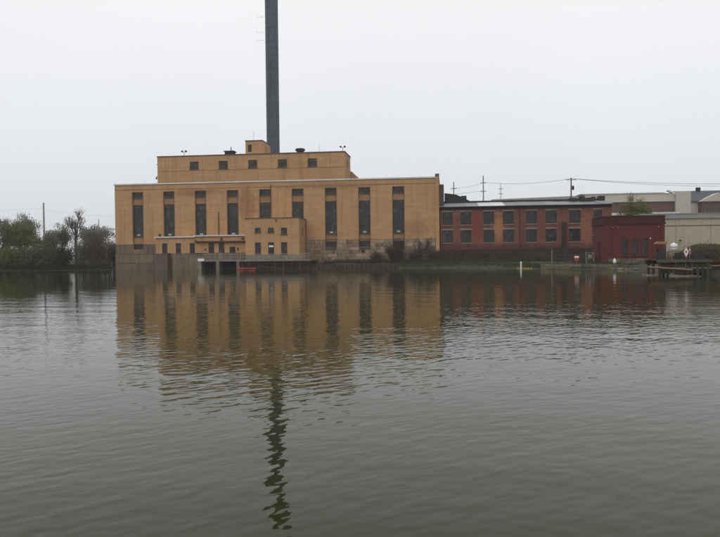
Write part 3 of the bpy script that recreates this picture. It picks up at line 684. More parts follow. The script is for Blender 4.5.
# ------------------------------------------------------------------ red brick factory
FX, FY = w2(67.3, -0.4)
FB = thing('brick_factory', 'two-storey red brick factory with dark sooty base, right of the power station', 'factory', (FX, FY, 0), YAW)
FW, FH, FD = 32.6, 11.72, 15.0
cols = [1.4, 4.98, 9.42, 13.15, 17.55, 21.3, 25.75, 30.05]; widths = [2.05] * 6 + [2.15, 1.5]
fh = []
for c, w in zip(cols, widths): fh += [(c - w/2, c + w/2, 8.2, 10.75), (c - w/2, c + w/2, 4.65, 7.2)]
mb = MB(); wall_panel(mb, 0, FW, 3.35, FH, 0, fh, 0.28)
mb.quad((FW, 0, 3.35), (FW, FD, 3.35), (FW, FD, FH + 1.2), (FW, 0, FH)); mb.quad((0, FD, 0), (0, FD, FH + 1), (FW, FD, FH + 1), (FW, FD, 0))
mb.build('brick_wall', RED, FB)
mb = MB(); mb.box(-0.02, FW + 0.06, -0.1, 0.5, -0.5, 3.33); mb.box(FW - 0.5, FW + 0.06, 0.51, FD, -0.5, 3.33); mb.build('sooty_base', DARKBRICK, FB)
for (c, w) in zip(cols, widths):
    for z in (8.21, 4.66):
        window(FB, c, 0.17, z, w, 2.53, 4, 4, rng=rng, sill=FRAMEL, lintel=FRAMEL, glass=GLASSD, fw=0.08)
# corbelled brick eave, roof sheets
MB().box(0, FW, -0.14, -0.003, FH - 0.5, FH - 0.02).build('corbel', DARKBRICK, FB)
pale = {3, 4}
n = 13
for k in range(n):
    u0, u1 = -0.2 + (FW + 0.5) * k / n, -0.2 + (FW + 0.5) * (k + 1) / n; dz = rng.uniform(-.04, .05)
    MB().prism([(u0 + .01, -0.5, FH + dz), (u1 - .01, -0.5, FH + dz + rng.uniform(-.03, .03)), (u1 - .01, 8.0, FH + 1.25 + dz), (u0 + .01, 8.0, FH + 1.25 + dz)], (0, 0, 0.09)).build('roof_sheet', ROOFPALE if k in pale else ROOFMET, FB)
MB().box(0.0, FW, 8.1, 14.9, FH + 0.2, FH + 1.75).build('upper_roof', TAR, FB)
MB().tube([(-0.2, -0.56, FH - 0.02), (FW + 0.2, -0.56, FH - 0.02)], 0.08, 6).build('gutter', TAR, FB)
MB().tube([(15.35, -0.12, 0.6), (15.35, -0.12, FH - 0.2), (15.35, -0.5, FH)], 0.08, 6).build('downpipe', RUST, FB)
MB().box(23.3, 24.1, -0.55, -0.005, 0.5, 8.5).build('flue', DARKBRICK, FB)
mb = MB(); mb.box(23.2, 24.2, -0.62, -0.56, 0.6, 3.4); mb.build('flue_door', TAR, FB)
for k in range(9): 
    u = rng.uniform(26, 32); MB().box(u, u + rng.uniform(.5, 1.6), rng.uniform(6, 8), 8.6, FH + 1.0, FH + rng.uniform(1.7, 2.2)).build('roof_curb', TAR, FB)
# boarded openings of the sooty base
for u in (3.0, 8.0, 12.0, 19.5, 28.5):
    o = MB().box(u - 0.9, u + 0.9, -0.15, -0.104, 0.9, 2.8).build('boarded_opening', TAR, FB)
    for j in range(6): MB().box(u - 0.9 + j * 0.3 + .015, u - 0.9 + (j + 1) * 0.3 - .015, -0.19, -0.153, 0.92, 2.78).build('board', WOOD, o)
# dark lean-to behind the stair shaft: sloping coal gallery
cgx, cgy = w2(67.6, -20)
CG = thing('coal_gallery', 'dark sloping gallery roof between the power station and the red factory', 'gallery', (cgx, cgy, 0), YAW)
MB().prism([(0.5, 0, 0), (0.5, 0, 16.2), (3.2, 0, 15.8), (5.6, 0, 14.6), (6.4, 0, 14.2), (6.4, 0, 0)], (0, 6, 0)).build('gallery_shell', TAR, CG)
MB().box(4.2, 5.4, -0.1, 0.8, 14.6, 15.5).build('vent_hood', TAR, CG)

# ------------------------------------------------------------------ oxblood pump house
PX, PY = 37.3, 107.0
PH = thing('pump_house', 'small dark red brick pump house with three narrow arched windows', 'pump house', (PX, PY, 0), YAW)
PW, PD, PT = 8.9, 8.5, 7.95
aw3 = [3.1, 4.56, 6.0]; ww, wz0, wz1 = 0.86, 1.95, 4.25
mb = MB()
def arched_wall(mb, u0, u1, z0, z1, wins, y, dep):
    hs3 = [(c - ww/2, c + ww/2, wz0, wz1 + ww/2 + 0.02) for c in wins]
    wall_panel(mb, u0, u1, z0, z1, y, hs3, 0.0001)
    for c in wins:
        arc = [(c - ww/2 * math.cos(math.pi * k / 10), wz1 + ww/2 * math.sin(math.pi * k / 10)) for k in range(11)]
        zt = wz1 + ww/2 + 0.02
        for (xa, za), (xb, zb) in zip(arc[:-1], arc[1:]):
            mb.quad((xa, y, za), (xb, y, zb), (xb, y, zt), (xa, y, zt)); mb.quad((xa, y, za), (xa, y + dep, za), (xb, y + dep, zb), (xb, y, zb))
        for x in (c - ww/2, c + ww/2): mb.quad((x, y, wz0), (x, y, wz1), (x, y + dep, wz1), (x, y + dep, wz0))
arched_wall(mb, 0, PW, 0.2, PT - 1.2, aw3, 0, 0.28)
mb.quad((0, 0, 0.2), (0, 0, PT - 1.2), (0, PD, PT - 1.2), (0, PD, 0.2)); mb.quad((PW, 0, .2), (PW, PD, .2), (PW, PD, PT - 1.2), (PW, 0, PT - 1.2)); mb.quad((0, PD, .2), (0, PD, PT - 1.2), (PW, PD, PT - 1.2), (PW, PD, .2))
mb.build('brick_wall', OXBLOOD, PH)
mb = MB(); mb.box(-0.14, PW + 0.14, -0.14, PD + 0.14, PT - 1.2, PT - 0.95); mb.build('cornice', OXDARK, PH)
MB().box(-0.05, PW + 0.05, -0.05, PD + 0.05, PT - 0.946, PT).build('parapet', OXDARK, PH)
MB().box(-0.12, PW + 0.12, -0.12, PD + 0.12, PT + 0.003, PT + 0.12).build('parapet_cap', OXDARK, PH)
for u in (0.0, 1.35, PW - 0.62): MB().box(u, u + 0.6, -0.1, -0.004, 0.3, PT - 1.21).build('pilaster', OXBLOOD, PH)
for c in aw3:
    fr = MB(); zt = wz1 + ww/2
    for x in (c - ww/2, c, c + ww/2 - 0.06): fr.box(x - (0.03 if x == c else 0), x + (0.03 if x == c else 0.06), 0.14, 0.22, wz0, wz1 + (0.4 if x == c else 0.05))
    for k in range(6): fr.box(c - ww/2 + .06, c + ww/2 - .06, 0.145, 0.215, wz0 + k * 0.46, wz0 + k * 0.46 + 0.05)
    o = fr.build('arched_window', FRAME, PH)
    MB().add([(c - ww/2, 0.2, wz0), (c + ww/2, 0.2, wz0)] + [(c + ww/2 * math.cos(math.pi * k / 10), 0.2, wz1 + ww/2 * math.sin(math.pi * k / 10)) for k in range(11)], [tuple(range(13))]).build('pane', GLASSD, o)
    MB().box(c - ww/2 - .1, c + ww/2 + .1, -0.12, 0.1, wz0 - 0.14, wz0 - 0.003).build('sill', OXDARK, o)
for u in (1.2, 2.0, 7.95):
    o = MB().tube([(u, -0.02, 6.3), (u, -0.3, 6.35)], 0.03, 5).build('wall_lamp', GALV, PH); MB().lathe([(0.04, 6.38), (0.12, 6.32), (0.12, 6.26)], u, -0.32, 10).build('lamp_shade', GALV, o)
o = MB().tube([(6.75, -0.02, 4.6), (6.75, -0.2, 4.62)], 0.03, 5).build('wall_lamp', GALV, PH); MB().lathe([(0.04, 4.7), (0.1, 4.6), (0.1, 4.52)], 6.75, -0.22, 10).build('lamp_shade', WHITEP, o)
o = MB().tube([(-0.02, 5.6, 5.3), (-0.6, 5.6, 5.35)], 0.04, 5).build('wall_lamp', GALV, PH); MB().lathe([(0.04, 5.4), (0.13, 5.33), (0.13, 5.27)], -0.6, 5.6, 10).build('lamp_shade', GALV, o)
MB().box(-0.08, -0.004, 2.6, 4.2, 0.9, 4.3).build('side_door', OXDARK, PH)
st = MB().box(0.6, 6.5, -0.1, -0.005, 0.2, 1.55).build('stone_plinth', MORTAR, PH)
for j in range(3):
    x = 0.6 - (j % 2) * 0.0
    while x < 6.45:
        ln = min(rng.uniform(0.6, 1.1), 6.5 - x); link('stone', rng.choice(MS), st, (x + ln/2, -0.17, 0.5 + j * 0.36), scale=(ln - .02, 0.16, 0.34)); x += ln
MB().box(-0.05, PW + 0.05, -0.06, -0.0, 0.2, 0.9).build('footing', MORTAR, PH)

# ------------------------------------------------------------------ buildings behind on the right
def block(name, label, cat, x, y, w, d, h, wallm, rz=YAW):
    o = thing(name, label, cat, (x, y, 0), rz)
    mb = MB(); mb.box(0, w, 0, d, -0.3, h); mb.build('wall', wallm, o); return o
BG = block('beige_warehouse', 'plain beige rendered warehouse with grey roof edge behind the landing stage', 'warehouse', 50.8, 126.5, 42, 16, 8.45, BEIGE)
mb = MB(); mb.box(-0.2, 42.2, -0.25, 16.2, 8.455, 9.25); mb.build('roof_fascia', rough_mat('weathered_fascia', (0.27, 0.28, 0.27), (0.2, 0.21, 0.2), .6, .3), BG)
MB().box(-0.25, 42.25, -0.32, 16.25, 9.255, 9.4).build('roof_edge', GALV, BG)
for k in range(1, 7): MB().box(k * 6.0 - 0.04, k * 6.0 + 0.04, -0.03, -0.004, 0.3, 8.4).build('panel_joint', FRAMEL, BG)
MB().box(0.0, 42, -0.04, -0.004, 7.1, 7.24).build('panel_joint', COPDARK, BG)
o = MB().tube([(6.6, -0.02, 4.4), (6.6, -0.5, 4.5)], 0.05, 6).build('wall_lamp', TAR, BG); MB().lathe([(0.06, 4.7), (0.26, 4.5), (0.26, 4.42)], 6.6, -0.55, 12).build('lamp_shade', TAR, o)

WH = thing('purple_factory_hall', 'purple-brown brick hall with cream fascia behind the dark red pump house', 'factory hall', (57.5, 178, 0), YAW)
mb = MB(); mb.box(0, 21.3, 0, 30, 0, 15.1); mb.build('wall', PURPLE, WH)
MB().box(-0.3, 21.5, -0.35, 30, 15.104, 17.0).build('fascia', CREAM, WH)
MB().prism([(-0.4, -0.45, 17.004), (20.2, -0.45, 17.004), (19.6, 4.0, 17.7), (-0.4, 4.0, 17.7)], (0, 8, 0.25)).build('roof_slope', rough_mat('taupe_roof', (0.15, 0.145, 0.13), None, .5, .2), WH)
MB().box(21.52, 25.0, -1.2, 12, 0, 17.5).build('end_tower', CREAM, WH)
MB().prism([(19.7, -0.6, 17.7), (20.6, -0.6, 17.3), (21.4, -0.6, 16.7), (21.4, -0.6, 17.0), (20.7, -0.6, 17.7), (19.8, -0.6, 18.0)], (0, 1.5, 0)).build('roof_scupper', WHITEP, WH)
MB().box(0.2, 20.6, -6.0, -0.4, 0, 11.5).build('lower_wall', PURPLE, WH)
MB().box(0.0, 20.8, -6.2, -0.4, 11.504, 12.1).build('lower_coping', COPING, WH)

LG = thing('long_shed', 'long shed with grey-brown low roof behind the red factory', 'shed', (34.5, 196, 0), YAW)
MB().box(0, 34, 0, 20, 0, 15.9).build('wall', BEIGE, LG)
MB().prism([(-0.5, -0.6, 15.9), (34.5, -0.6, 16.4), (34.5, 12, 19.0), (3.5, 12, 18.3)], (0, 0, 0.2)).build('roof_slope', rough_mat('shed_roof', (0.13, 0.13, 0.125), (0.1, 0.1, 0.098), .5, .3), LG)

SH = thing('slate_roof_house', 'pale house with dark slate roof at the far right', 'house', (86.5, 189, 0), YAW)
MB().box(0, 22, 0, 11, 0, 15.85).build('wall', CREAM, SH)
MB().prism([(-0.3, -0.5, 15.854), (22.3, -0.5, 15.854), (22.3, 5.5, 19.0), (-0.3, 5.5, 19.0)], (0, 0, 0.22)).build('roof', SLATE, SH)
MB().prism([(-0.3, 11.5, 15.854), (22.3, 11.5, 15.854), (22.3, 5.52, 19.0), (-0.3, 5.52, 19.0)], (0, 0, 0.22)).build('roof', SLATE, SH)
for x in (6.4, 14.5): MB().box(x - .5, x + .5, 4.9, 5.9, 18.6, 20.1).build('chimney', DARKBRICK, SH)
bay = MB().box(4.6, 13.0, -2.4, -0.003, 0, 15.7).build('brick_bay', PURPLE, SH)
MB().prism([(4.2, -2.7, 15.704), (13.4, -2.7, 15.704), (8.8, -2.7, 18.0)], (0, 4.0, 0)).build('gable', CREAM, SH)
for x in (6.2, 8.8, 11.4):
    for z in (12.6, 9.0): window(SH, x, -2.46, z, 1.3, 2.0, 2, 3, frame=FRAMEL, glass=GLASS, rng=rng)
RH = thing('red_roof_shed', 'small shed with russet roof half hidden behind the left brush', 'shed', (-66.5, 196, 0), R(-4))
MB().box(0, 16, 0, 8, 0, 8.0).build('wall', rough_mat('russet_wall', (0.17, 0.085, 0.055), None, .7, .3), RH)
MB().prism([(-0.4, -0.5, 8.0), (16.4, -0.5, 8.0), (16.4, 4, 9.6), (-0.4, 4, 9.6)], (0, 0, 0.15)).build('roof', rough_mat('russet_roof', (0.18, 0.09, 0.06), None, .7, .3), RH)
MB().prism([(-0.4, 8.5, 8.0), (16.4, 8.5, 8.0), (16.4, 4.02, 9.6), (-0.4, 4.02, 9.6)], (0, 0, 0.15)).build('roof', bpy.data.materials['russet_roof'], RH)

# ------------------------------------------------------------------ poles and wires
def pole(x, y, top, label, arms=(), r=0.16, name='utility_pole', mat=POLEM, arm_rz=YAW):
    o = thing(name, label, 'pole', (x, y, 0), arm_rz, 'poles on the skyline')
    MB().tube([(0, 0, 0.2), (0, 0, top)], [r * 1.25, r * 0.8], 8).build('shaft', mat, o)
    for z, w in arms:
        a_ = MB().box(-w/2, w/2, -0.07, 0.07, z - 0.07, z + 0.07).build('crossarm', mat, o)
        for s in (-0.45, -0.2, 0.2, 0.45): MB().lathe([(0.05, z + .075), (0.07, z + 0.16), (0.04, z + 0.28)], s * w, 0, 6).build('insulator', GALV, a_)
    return o
pole(28.3, 210, 24.0, 'short dark pole nearest the tan power station, rising behind the red factory', ((22.0, 1.8),))
pole(35.4, 200, 24.7, 'tallest bare pole rising behind the red factory roof', ((22.6, 1.6), (20.2, 1.6)), r=0.2, mat=GALV)
pole(46.4, 230, 25.3, 'faint thin pole right of the tallest bare pole', ((23.6, 1.4), (22.0, 1.4)), r=0.12, mat=GALV)
p4 = pole(54.4, 180, 21.7, 'dark wooden pole with crossarm standing above the long shed roof', ((21.2, 2.6),), r=0.2)
MB().lathe([(0.28, 18.6), (0.28, 19.6), (0.1, 19.7)], 0.45, -0.1, 12).build('transformer', TAR, p4)
pole(-81.5, 181, 16.8, 'tall grey pole without arms rising from the left brush', (), r=0.24, mat=GALV)
pole(-83.3, 205, 12.0, 'short dark pole beside the bare tree on the left bank', ((11.2, 1.2),), r=0.18)
GY = thing('substation_gantry', 'pale steel gantry with two masts above the brush left of the station', 'gantry', (-87.8, 236, 0), R(-5))
for x in (0, 6.6): MB().tube([(x, 0, 0), (x, 0, 15.4)], [0.3, 0.12], 6).build('mast', GALV, GY)
MB().box(-1.2, 7.8, -0.12, 0.12, 11.9, 12.2).build('beam', GALV, GY)
for x in (-0.6, 1.6, 3.3, 5.0, 7.2): MB().lathe([(0.1, 11.2), (0.16, 11.5), (0.1, 11.9)], x, 0, 6).build('insulator', GALV, GY)
def wire(p, q, sag, label, r=0.03):
    p, q = Vector(p), Vector(q); pts = []
    for i in range(17):
        t_ = i / 16; c = p.lerp(q, t_); c.z -= sag * 4 * t_ * (1 - t_); pts.append(c)
    tag(MB().tube(pts, r, 4).build('power_line', TAR), label, 'wire', 'wires on the skyline')
wire((54.4, 180, 21.5), (135, 186, 21.8), 1.6, 'upper power line running right from the crossarm pole', 0.04)
wire((55.4, 180, 21.4), (136, 187, 21.3), 1.9, 'lower power line running right from the crossarm pole', 0.035)
wire((54.4, 180, 21.5), (35.4, 200, 22.8), 0.8, 'wire between the crossarm pole and the tallest bare pole', 0.035)
wire((35.4, 200, 22.7), (28.3, 210, 22.2), 0.4, 'wire between the tallest bare pole and the pole beside the power station', 0.03)
wire((35.4, 200, 20.4), (18, 212, 20.4), 0.4, 'low wire from the tallest bare pole to the power station', 0.03)
wire((-81.5, 181, 15.0), (-64.0, 205, 14.6), 0.8, 'faint wire from the armless left pole to the power station', 0.01)
wire((-81.5, 181, 15.4), (-150, 175, 15.4), 1.2, 'faint wire running left from the armless left pole', 0.01)

# ------------------------------------------------------------------ quay and small things on the right bank
QW = thing('stone_quay', 'low pale stone quay wall below the red factory, with grass on top', 'quay wall')
a, b_ = Vector((28.7, 110.9)), Vector((38.8, 101.6)); dl = (b_ - a).length; dr = (b_ - a).normalized(); ang = math.atan2(dr.y, dr.x)
MB().box(0, dl, 0.25, 0.9, -1.2, 0.7).build('core', MORTAR, QW).matrix_local = Matrix.Translation((a.x, a.y, 0)) @ Matrix.Rotation(ang, 4, 'Z')
for j in range(3):
    x = 0
    while x < dl - 0.1:
        ln = min(rng.uniform(0.7, 1.5), dl - x); p = a + dr * (x + ln/2)
        o = link('stone', rng.choice(MS), QW, (p.x, p.y, -0.35 + j * 0.38 + rng.uniform(-.03, .03)), ang, (ln - .03, 0.5 + rng.uniform(-.08, .08), 0.37)); x += ln
def post(x, y, h, r, mat, name, label, cat, cap=None):
    z = max(gz(x, y), -0.6); o = thing(name, label, cat, (x, y, z))
    MB().tube([(0, 0, -0.3), (0, 0, h)], r, 10).build('shaft', mat, o)
    if cap: MB().lathe([(r * 1.25, h), (r * 1.3, h + 0.1), (r * 0.5, h + 0.2)], 0, 0, 10).build('cap', cap, o)
    return o
post(26.55, 115.4, 1.25, 0.13, WHITEP, 'mooring_post', 'slim white post standing at the water edge beside the yellow boom', 'post', WHITEP)
bo = thing('floating_boom', 'yellow floating boom of short floats lying along the dark bank', 'boom')
p, q = Vector((26.0, 116.1, 0.05)), Vector((30.0, 111.9, 0.05))
for k in range(9):
    s0 = p.lerp(q, k / 9); s1 = p.lerp(q, (k + 0.9) / 9); MB().tube([s0, s0.lerp(s1, .12), s0.lerp(s1, .88), s1], [0.05, 0.1, 0.1, 0.05], 10).build('float', YELP, bo)
sg = thing('warning_sign', 'small red and white warning sign on a post on the quay', 'sign', (33.9, 109.5, 0.6), YAW)
MB().tube([(0, 0, -0.2), (0, 0, 1.45)], 0.035, 6).build('post', GALV, sg)
MB().box(-0.34, 0.34, -0.05, -0.036, 0.72, 1.12).build('red_panel', REDP, sg); MB().box(-0.34, 0.34, -0.05, -0.036, 1.124, 1.42).build('white_panel', WHITEP, sg)
fg = thing('steel_frame_gate', 'grey steel frame gate standing on the quay right of the warning sign', 'gate', (35.4, 109.6, 0.62), YAW)
for x in (0, 1.15): MB().box(x - .04, x + .04, -.04, .04, -0.3, 2.0).build('gate_post', GALV, fg)
for z in (0.25, 1.0, 1.85): MB().box(0.042, 1.108, -.025, .025, z, z + 0.05).build('rail', GALV, fg)
MB().tube([(0.05, 0.03, 0.3), (1.1, 0.03, 1.85)], 0.025, 5).build('brace', GALV, fg)
MB().box(0.3, 0.9, -0.06, -0.03, 1.1, 1.6).build('plate', GALV, fg)
bp_ = post(30.9, 112.6, 2.3, 0.06, GALV, 'fence_post', 'thin grey steel post at the left end of the stone quay', 'post')
wp = thing('white_marker', 'white rounded marker post in front of the dark red pump house', 'marker', (38.2, 105.0, 0.62))
MB().lathe([(0.23, -0.2), (0.23, 0.66), (0.2, 0.78), (0.12, 0.82), (0.11, 0.88), (0.14, 0.9), (0.12, 0.97), (0.04, 1.0)], 0, 0, 18).build('body', WHITEP, wp, smooth=True)
MB().lathe([(0.245, 0.2), (0.245, 0.28)], 0, 0, 18).build('band', GALV, wp)
fnx = thing('chain_fence', 'low dark fence along the foot of the sooty factory base', 'fence', (AX, AY, 0), YAW)
for i in range(10): MB().tube([(82.6 + i * 1.7, -8.5 - i * 0.6, 0.5), (82.6 + i * 1.7, -8.5 - i * 0.6, 2.2)], 0.035, 5).build('fence_post', POLEM, fnx)
for z in (1.2, 2.15): MB().tube([(82.6, -8.5, z), (97.9, -13.9, z)], 0.02, 4).build('fence_rail', POLEM, fnx)

# ------------------------------------------------------------------ landing stage at the right
LS = thing('landing_stage', 'dark timber landing stage on posts at the right bank', 'landing stage', (32.0, 77.0, 0), R(-6))
for k in range(14): MB().box(k * 0.4, k * 0.4 + 0.375, -2.2, 2.2, 1.62, 1.7).build('plank', WOOD, LS)
MB().box(-0.05, 5.65, -2.28, -2.205, 1.4, 1.72).build('edge_beam', rough_mat('grey_beam', (0.085, 0.075, 0.062), None, 2, .6), LS); MB().box(0, 5.6, 2.0, 2.15, 1.2, 1.61).build('edge_beam', WOOD, LS)
pm = MB().tube([(0, 0, -2.5), (0, 0, 1.6)], 0.15, 8).mesh('timber_post', WOOD)
for x in (0.3, 1.9, 3.6, 5.3):
    for y in (-2.05, 0.2, 1.85): link('timber_post', pm, LS, (x, y, 0))
railing(LS, 0.05, 4.4, -2.05, 1.7, 0.85, 1.1, WOOD, True)
for x0, x1, z0, z1 in ((0.3, 1.7, 0.25, 1.35), (2.1, 3.4, 0.15, 1.3), (3.8, 5.4, 0.3, 1.35)): 
    MB().box(x0, x1, -2.0, -1.9, z0, z1).build('skirt_board', WOOD, LS)
for x, h_ in ((1.1, 1.1), (2.9, 0.9), (4.5, 1.2)): MB().box(x, x + 0.16, -2.42, -2.29, -0.8, h_).build('fender', TAR, LS)
MB().box(0.4, 5.5, -2.4, -2.3, 0.72, 0.86).build('waler', rough_mat('bleached_beam', (0.13, 0.12, 0.1), None, 2, .5), LS)
for x, w_, h_ in ((2.35, 0.5, 0.7), (4.3, 0.9, 0.6)): MB().box(x, x + w_, -1.2, -0.5, 1.71, 1.71 + h_).build('locker', TAR, LS)
TK = thing('white_tank', 'white round tank in a yellow frame on the landing stage', 'tank', (34.35, 76.6, 1.7), 0)
MB().lathe([(0.1, 0.98), (0.3, 1.0), (0.38, 1.08), (0.38, 1.62), (0.34, 1.7), (0.12, 1.76), (0.05, 1.84)], 0, 0, 20).build('body', WHITEP, TK, smooth=True)
MB().lathe([(0.40, 1.3), (0.40, 1.38)], 0, 0, 20).build('band', GALV, TK)
for x, y in ((-.34, -.34), (.34, -.34), (-.34, .34), (.34, .34)): MB().tube([(x * 1.3, y * 1.3, 0), (x, y, 1.1)], 0.045, 6).build('leg', YELP, TK)
for z in (0.5, 0.95): MB().tube([(-.42, -.42, z), (.42, -.42, z)], 0.035, 6).build('brace', YELP, TK)
OB = thing('orange_hoist', 'orange hoist beam on two dark posts at the landing stage', 'hoist', (33.2, 77.2, 1.7), R(-4))
for x in (-0.45, 0.5): MB().tube([(x, 0, 0), (x, 0, 1.72)], 0.06, 6).build('post', TAR, OB)
MB().prism([(-0.75, -0.12, 1.72), (0.62, -0.12, 1.72), (0.7, -0.12, 1.95), (-0.4, -0.12, 2.0)], (0, 0.24, 0)).build('beam', ORGP, OB)
MB().box(-0.38, 0.42, -0.3, 0.3, 0.0, 1.15).build('winch_box', TAR, OB)
def diamond(x, y, s, asp, label, rz):
    o = thing('diamond_sign', label, 'sign', (x, y, 0), rz, 'diamond signs on the landing stage')
    MB().tube([(0, 0.05, 1.0), (0, 0.05, 3.1)], 0.03, 6).build('post', GALV, o)
    z = 2.52
    MB().prism([(-s * asp, 0, z), (0, 0, z - s), (s * asp, 0, z), (0, 0, z + s)], (0, 0.015, 0)).build('board', WHITEP, o)
    P4 = [Vector((-s * asp, 0, z)), Vector((0, 0, z - s)), Vector((s * asp, 0, z)), Vector((0, 0, z + s))]; c4 = Vector((0, 0, z))
    for i in range(4):
        p_, q_ = P4[i], P4[(i + 1) % 4]
        MB().prism([p_ + Vector((0, -.007, 0)), q_ + Vector((0, -.007, 0)), q_.lerp(c4, .2) + Vector((0, -.007, 0)), p_.lerp(c4, .2) + Vector((0, -.007, 0))], (0, 0.004, 0)).build('red_border', REDP, o)
    MB().prism([(-.08, -.007, z - .1), (.08, -.007, z - .1), (.08, -.007, z + .1), (-.08, -.007, z + .1)], (0, .004, 0)).build('dark_mark', TAR, o)
diamond(34.75, 74.55, 0.68, 0.46, 'larger red and white diamond sign facing the river on the landing stage', R(-3))
diamond(35.25, 74.75, 0.5, 0.5, 'smaller diamond sign turned aside behind the larger one', R(40))
def log(p, q, r, label, mat):
    p, q = Vector(p), Vector(q); pts = [p.lerp(q, i / 8) + Vector((0, 0, random.Random(i).uniform(-.03, .03))) for i in range(9)]
    o = tag(MB().tube(pts, [r * (1 - .25 * i / 8) for i in range(9)], 8).build('timber_boom', mat), label, 'timber', 'timbers floating by the landing stage'); return o
log((30.6, 74.4, 0.95), (34.8, 73.2, 0.62), 0.11, 'long pale timber fixed along the front of the landing stage', WOODT)
log((32.2, 73.0, 0.04), (34.9, 71.6, 0.03), 0.08, 'grey weathered log floating in front of the landing stage', CONCL)
log((30.9, 76.6, 0.04), (32.0, 75.0, 0.03), 0.08, 'short grey log floating at the left end of the landing stage', CONCL)
for i, (x, y, h, lab) in enumerate(((34.1, 70.6, 0.95, 'thin mooring pile standing in the water left of the brush pile'), (35.4, 71.2, 1.3, 'stout mooring pile standing in the water below the brush pile'))):
    o = thing('mooring_pile', lab, 'pile', (x, y, -1.2)); MB().tube([(0, 0, 0), (0, 0, 1.2 + h)], [0.13, 0.11], 8).build('shaft', WOOD, o); MB().lathe([(0.13, 1.2 + h), (0.13, 1.26 + h)], 0, 0, 8).build('band', RUST, o)
LT = thing('lattice_panel', 'tan timber lattice panel leaning on the bank at the right edge', 'lattice', (38.3, 75.6, 1.3), R(-8))
for k in range(7):
    for s in (1, -1):
        x = k * 0.32; MB().prism([(x - .035, 0.02 * s, 0), (x + .035, 0.02 * s, 0), (x + s * 1.1 + .035, 0.02 * s, 1.2), (x + s * 1.1 - .035, 0.02 * s, 1.2)], (0, 0.018, 0)).build('slat', WOODT, LT)
log((37.2, 74.6, 1.0), (41.0, 74.0, 0.95), 0.09, 'tan timber rail lying under the lattice panel', WOODT)

# ------------------------------------------------------------------ vegetation
def branches(mb, rng, p, d, ln, r, depth, spread, tips, up=0.15, nseg=3, kids=(2, 4), shrink=0.68):
    pts = [p.copy()]; c = p.copy(); dd = d.copy()
    for i in range(nseg):
        dd = (dd + Vector((rng.gauss(0, .13), rng.gauss(0, .13), rng.gauss(0, .08) + up * .25))).normalized(); c = c + dd * (ln / nseg); pts.append(c.copy())
    mb.tube(pts, [max(r * (1 - 0.55 * i / nseg), 0.008) for i in range(nseg + 1)], 6 if depth >= 3 else (4 if depth == 2 else 3), cap=False)
    tips.append((c.copy(), depth))
    if depth == 0: return
    for k in range(rng.randint(*kids)):
        f = rng.uniform(0.45, 1.0); i = min(int(f * nseg), nseg - 1); q = pts[i].lerp(pts[i + 1], f * nseg - i)
        ax = Vector((rng.gauss(0, 1), rng.gauss(0, 1), rng.gauss(0, .5))); nd = (dd + ax.normalized() * spread + Vector((0, 0, up))).normalized()
        branches(mb, rng, q, nd, ln * shrink * rng.uniform(.75, 1.15), r * 0.55, depth - 1, spread, tips, up, nseg, kids, shrink)
def leaves(mb, rng, c, n, rad, size, flat=0.8):
    for _ in range(n):
        q = c + Vector((rng.gauss(0, rad), rng.gauss(0, rad), rng.gauss(0, rad * flat)))
        a = Vector((rng.gauss(0, 1), rng.gauss(0, 1), rng.gauss(0, 1))).normalized(); b2 = a.orthogonal().normalized(); e = a.cross(b2)
        s = size * rng.uniform(.6, 1.3); mb.quad(q - b2 * s, q - e * s * .6, q + b2 * s, q + e * s * .6)
def tree(x, y, h, crown, label, leafm, barkm=BARK, seed=0, name='tree', cat='tree', nleaf=10, lsize=0.2, depth=3, spread=0.75, trunk=0.3, stems=1, group='trees on the left bank', up=0.15, kids=(3, 4), lrad=0.55, r0=None, zoff=0.0):
    rg = random.Random(seed); z = gz(x, y) + zoff
    o = thing(name, label, cat, (x, y, z - 0.1), 0, group); mb = MB(); tips = []
    for s in range(stems):
        a = rg.uniform(0, 6.28); lean = 0.06 if stems == 1 else rg.uniform(.15, .55)
        d = Vector((math.cos(a) * lean, math.sin(a) * lean, 1)).normalized(); b0 = Vector((math.cos(a) * .2 * (stems > 1), math.sin(a) * .2 * (stems > 1), 0))
        branches(mb, rg, b0, d, h * trunk * (1 if stems == 1 else rg.uniform(.7, 1.1)), r0 or h * 0.022, depth, spread, tips, up, 3, kids)
    # fit the crown to the height and width seen
    V = np.array(mb.v); zt = np.percentile(V[:, 2], 99.5); wx = np.percentile(np.abs(V[:, 0]), 98)
    sc = (crown / wx, crown / wx, h / zt); sc = tuple(min(max(s, .35), 3.0) for s in sc)
    mb.v = [(vx * sc[0], vy * sc[1], vz * sc[2]) for vx, vy, vz in mb.v]
    mb.build('trunk', barkm, o)
    if nleaf:
        lb = MB()
        for t_, dp in tips:
            if dp <= 1: leaves(lb, rg, Vector((t_.x * sc[0], t_.y * sc[1], t_.z * sc[2])), nleaf if dp == 0 else nleaf // 2, lrad, lsize)
        lb.build('crown', leafm, o)
    return o
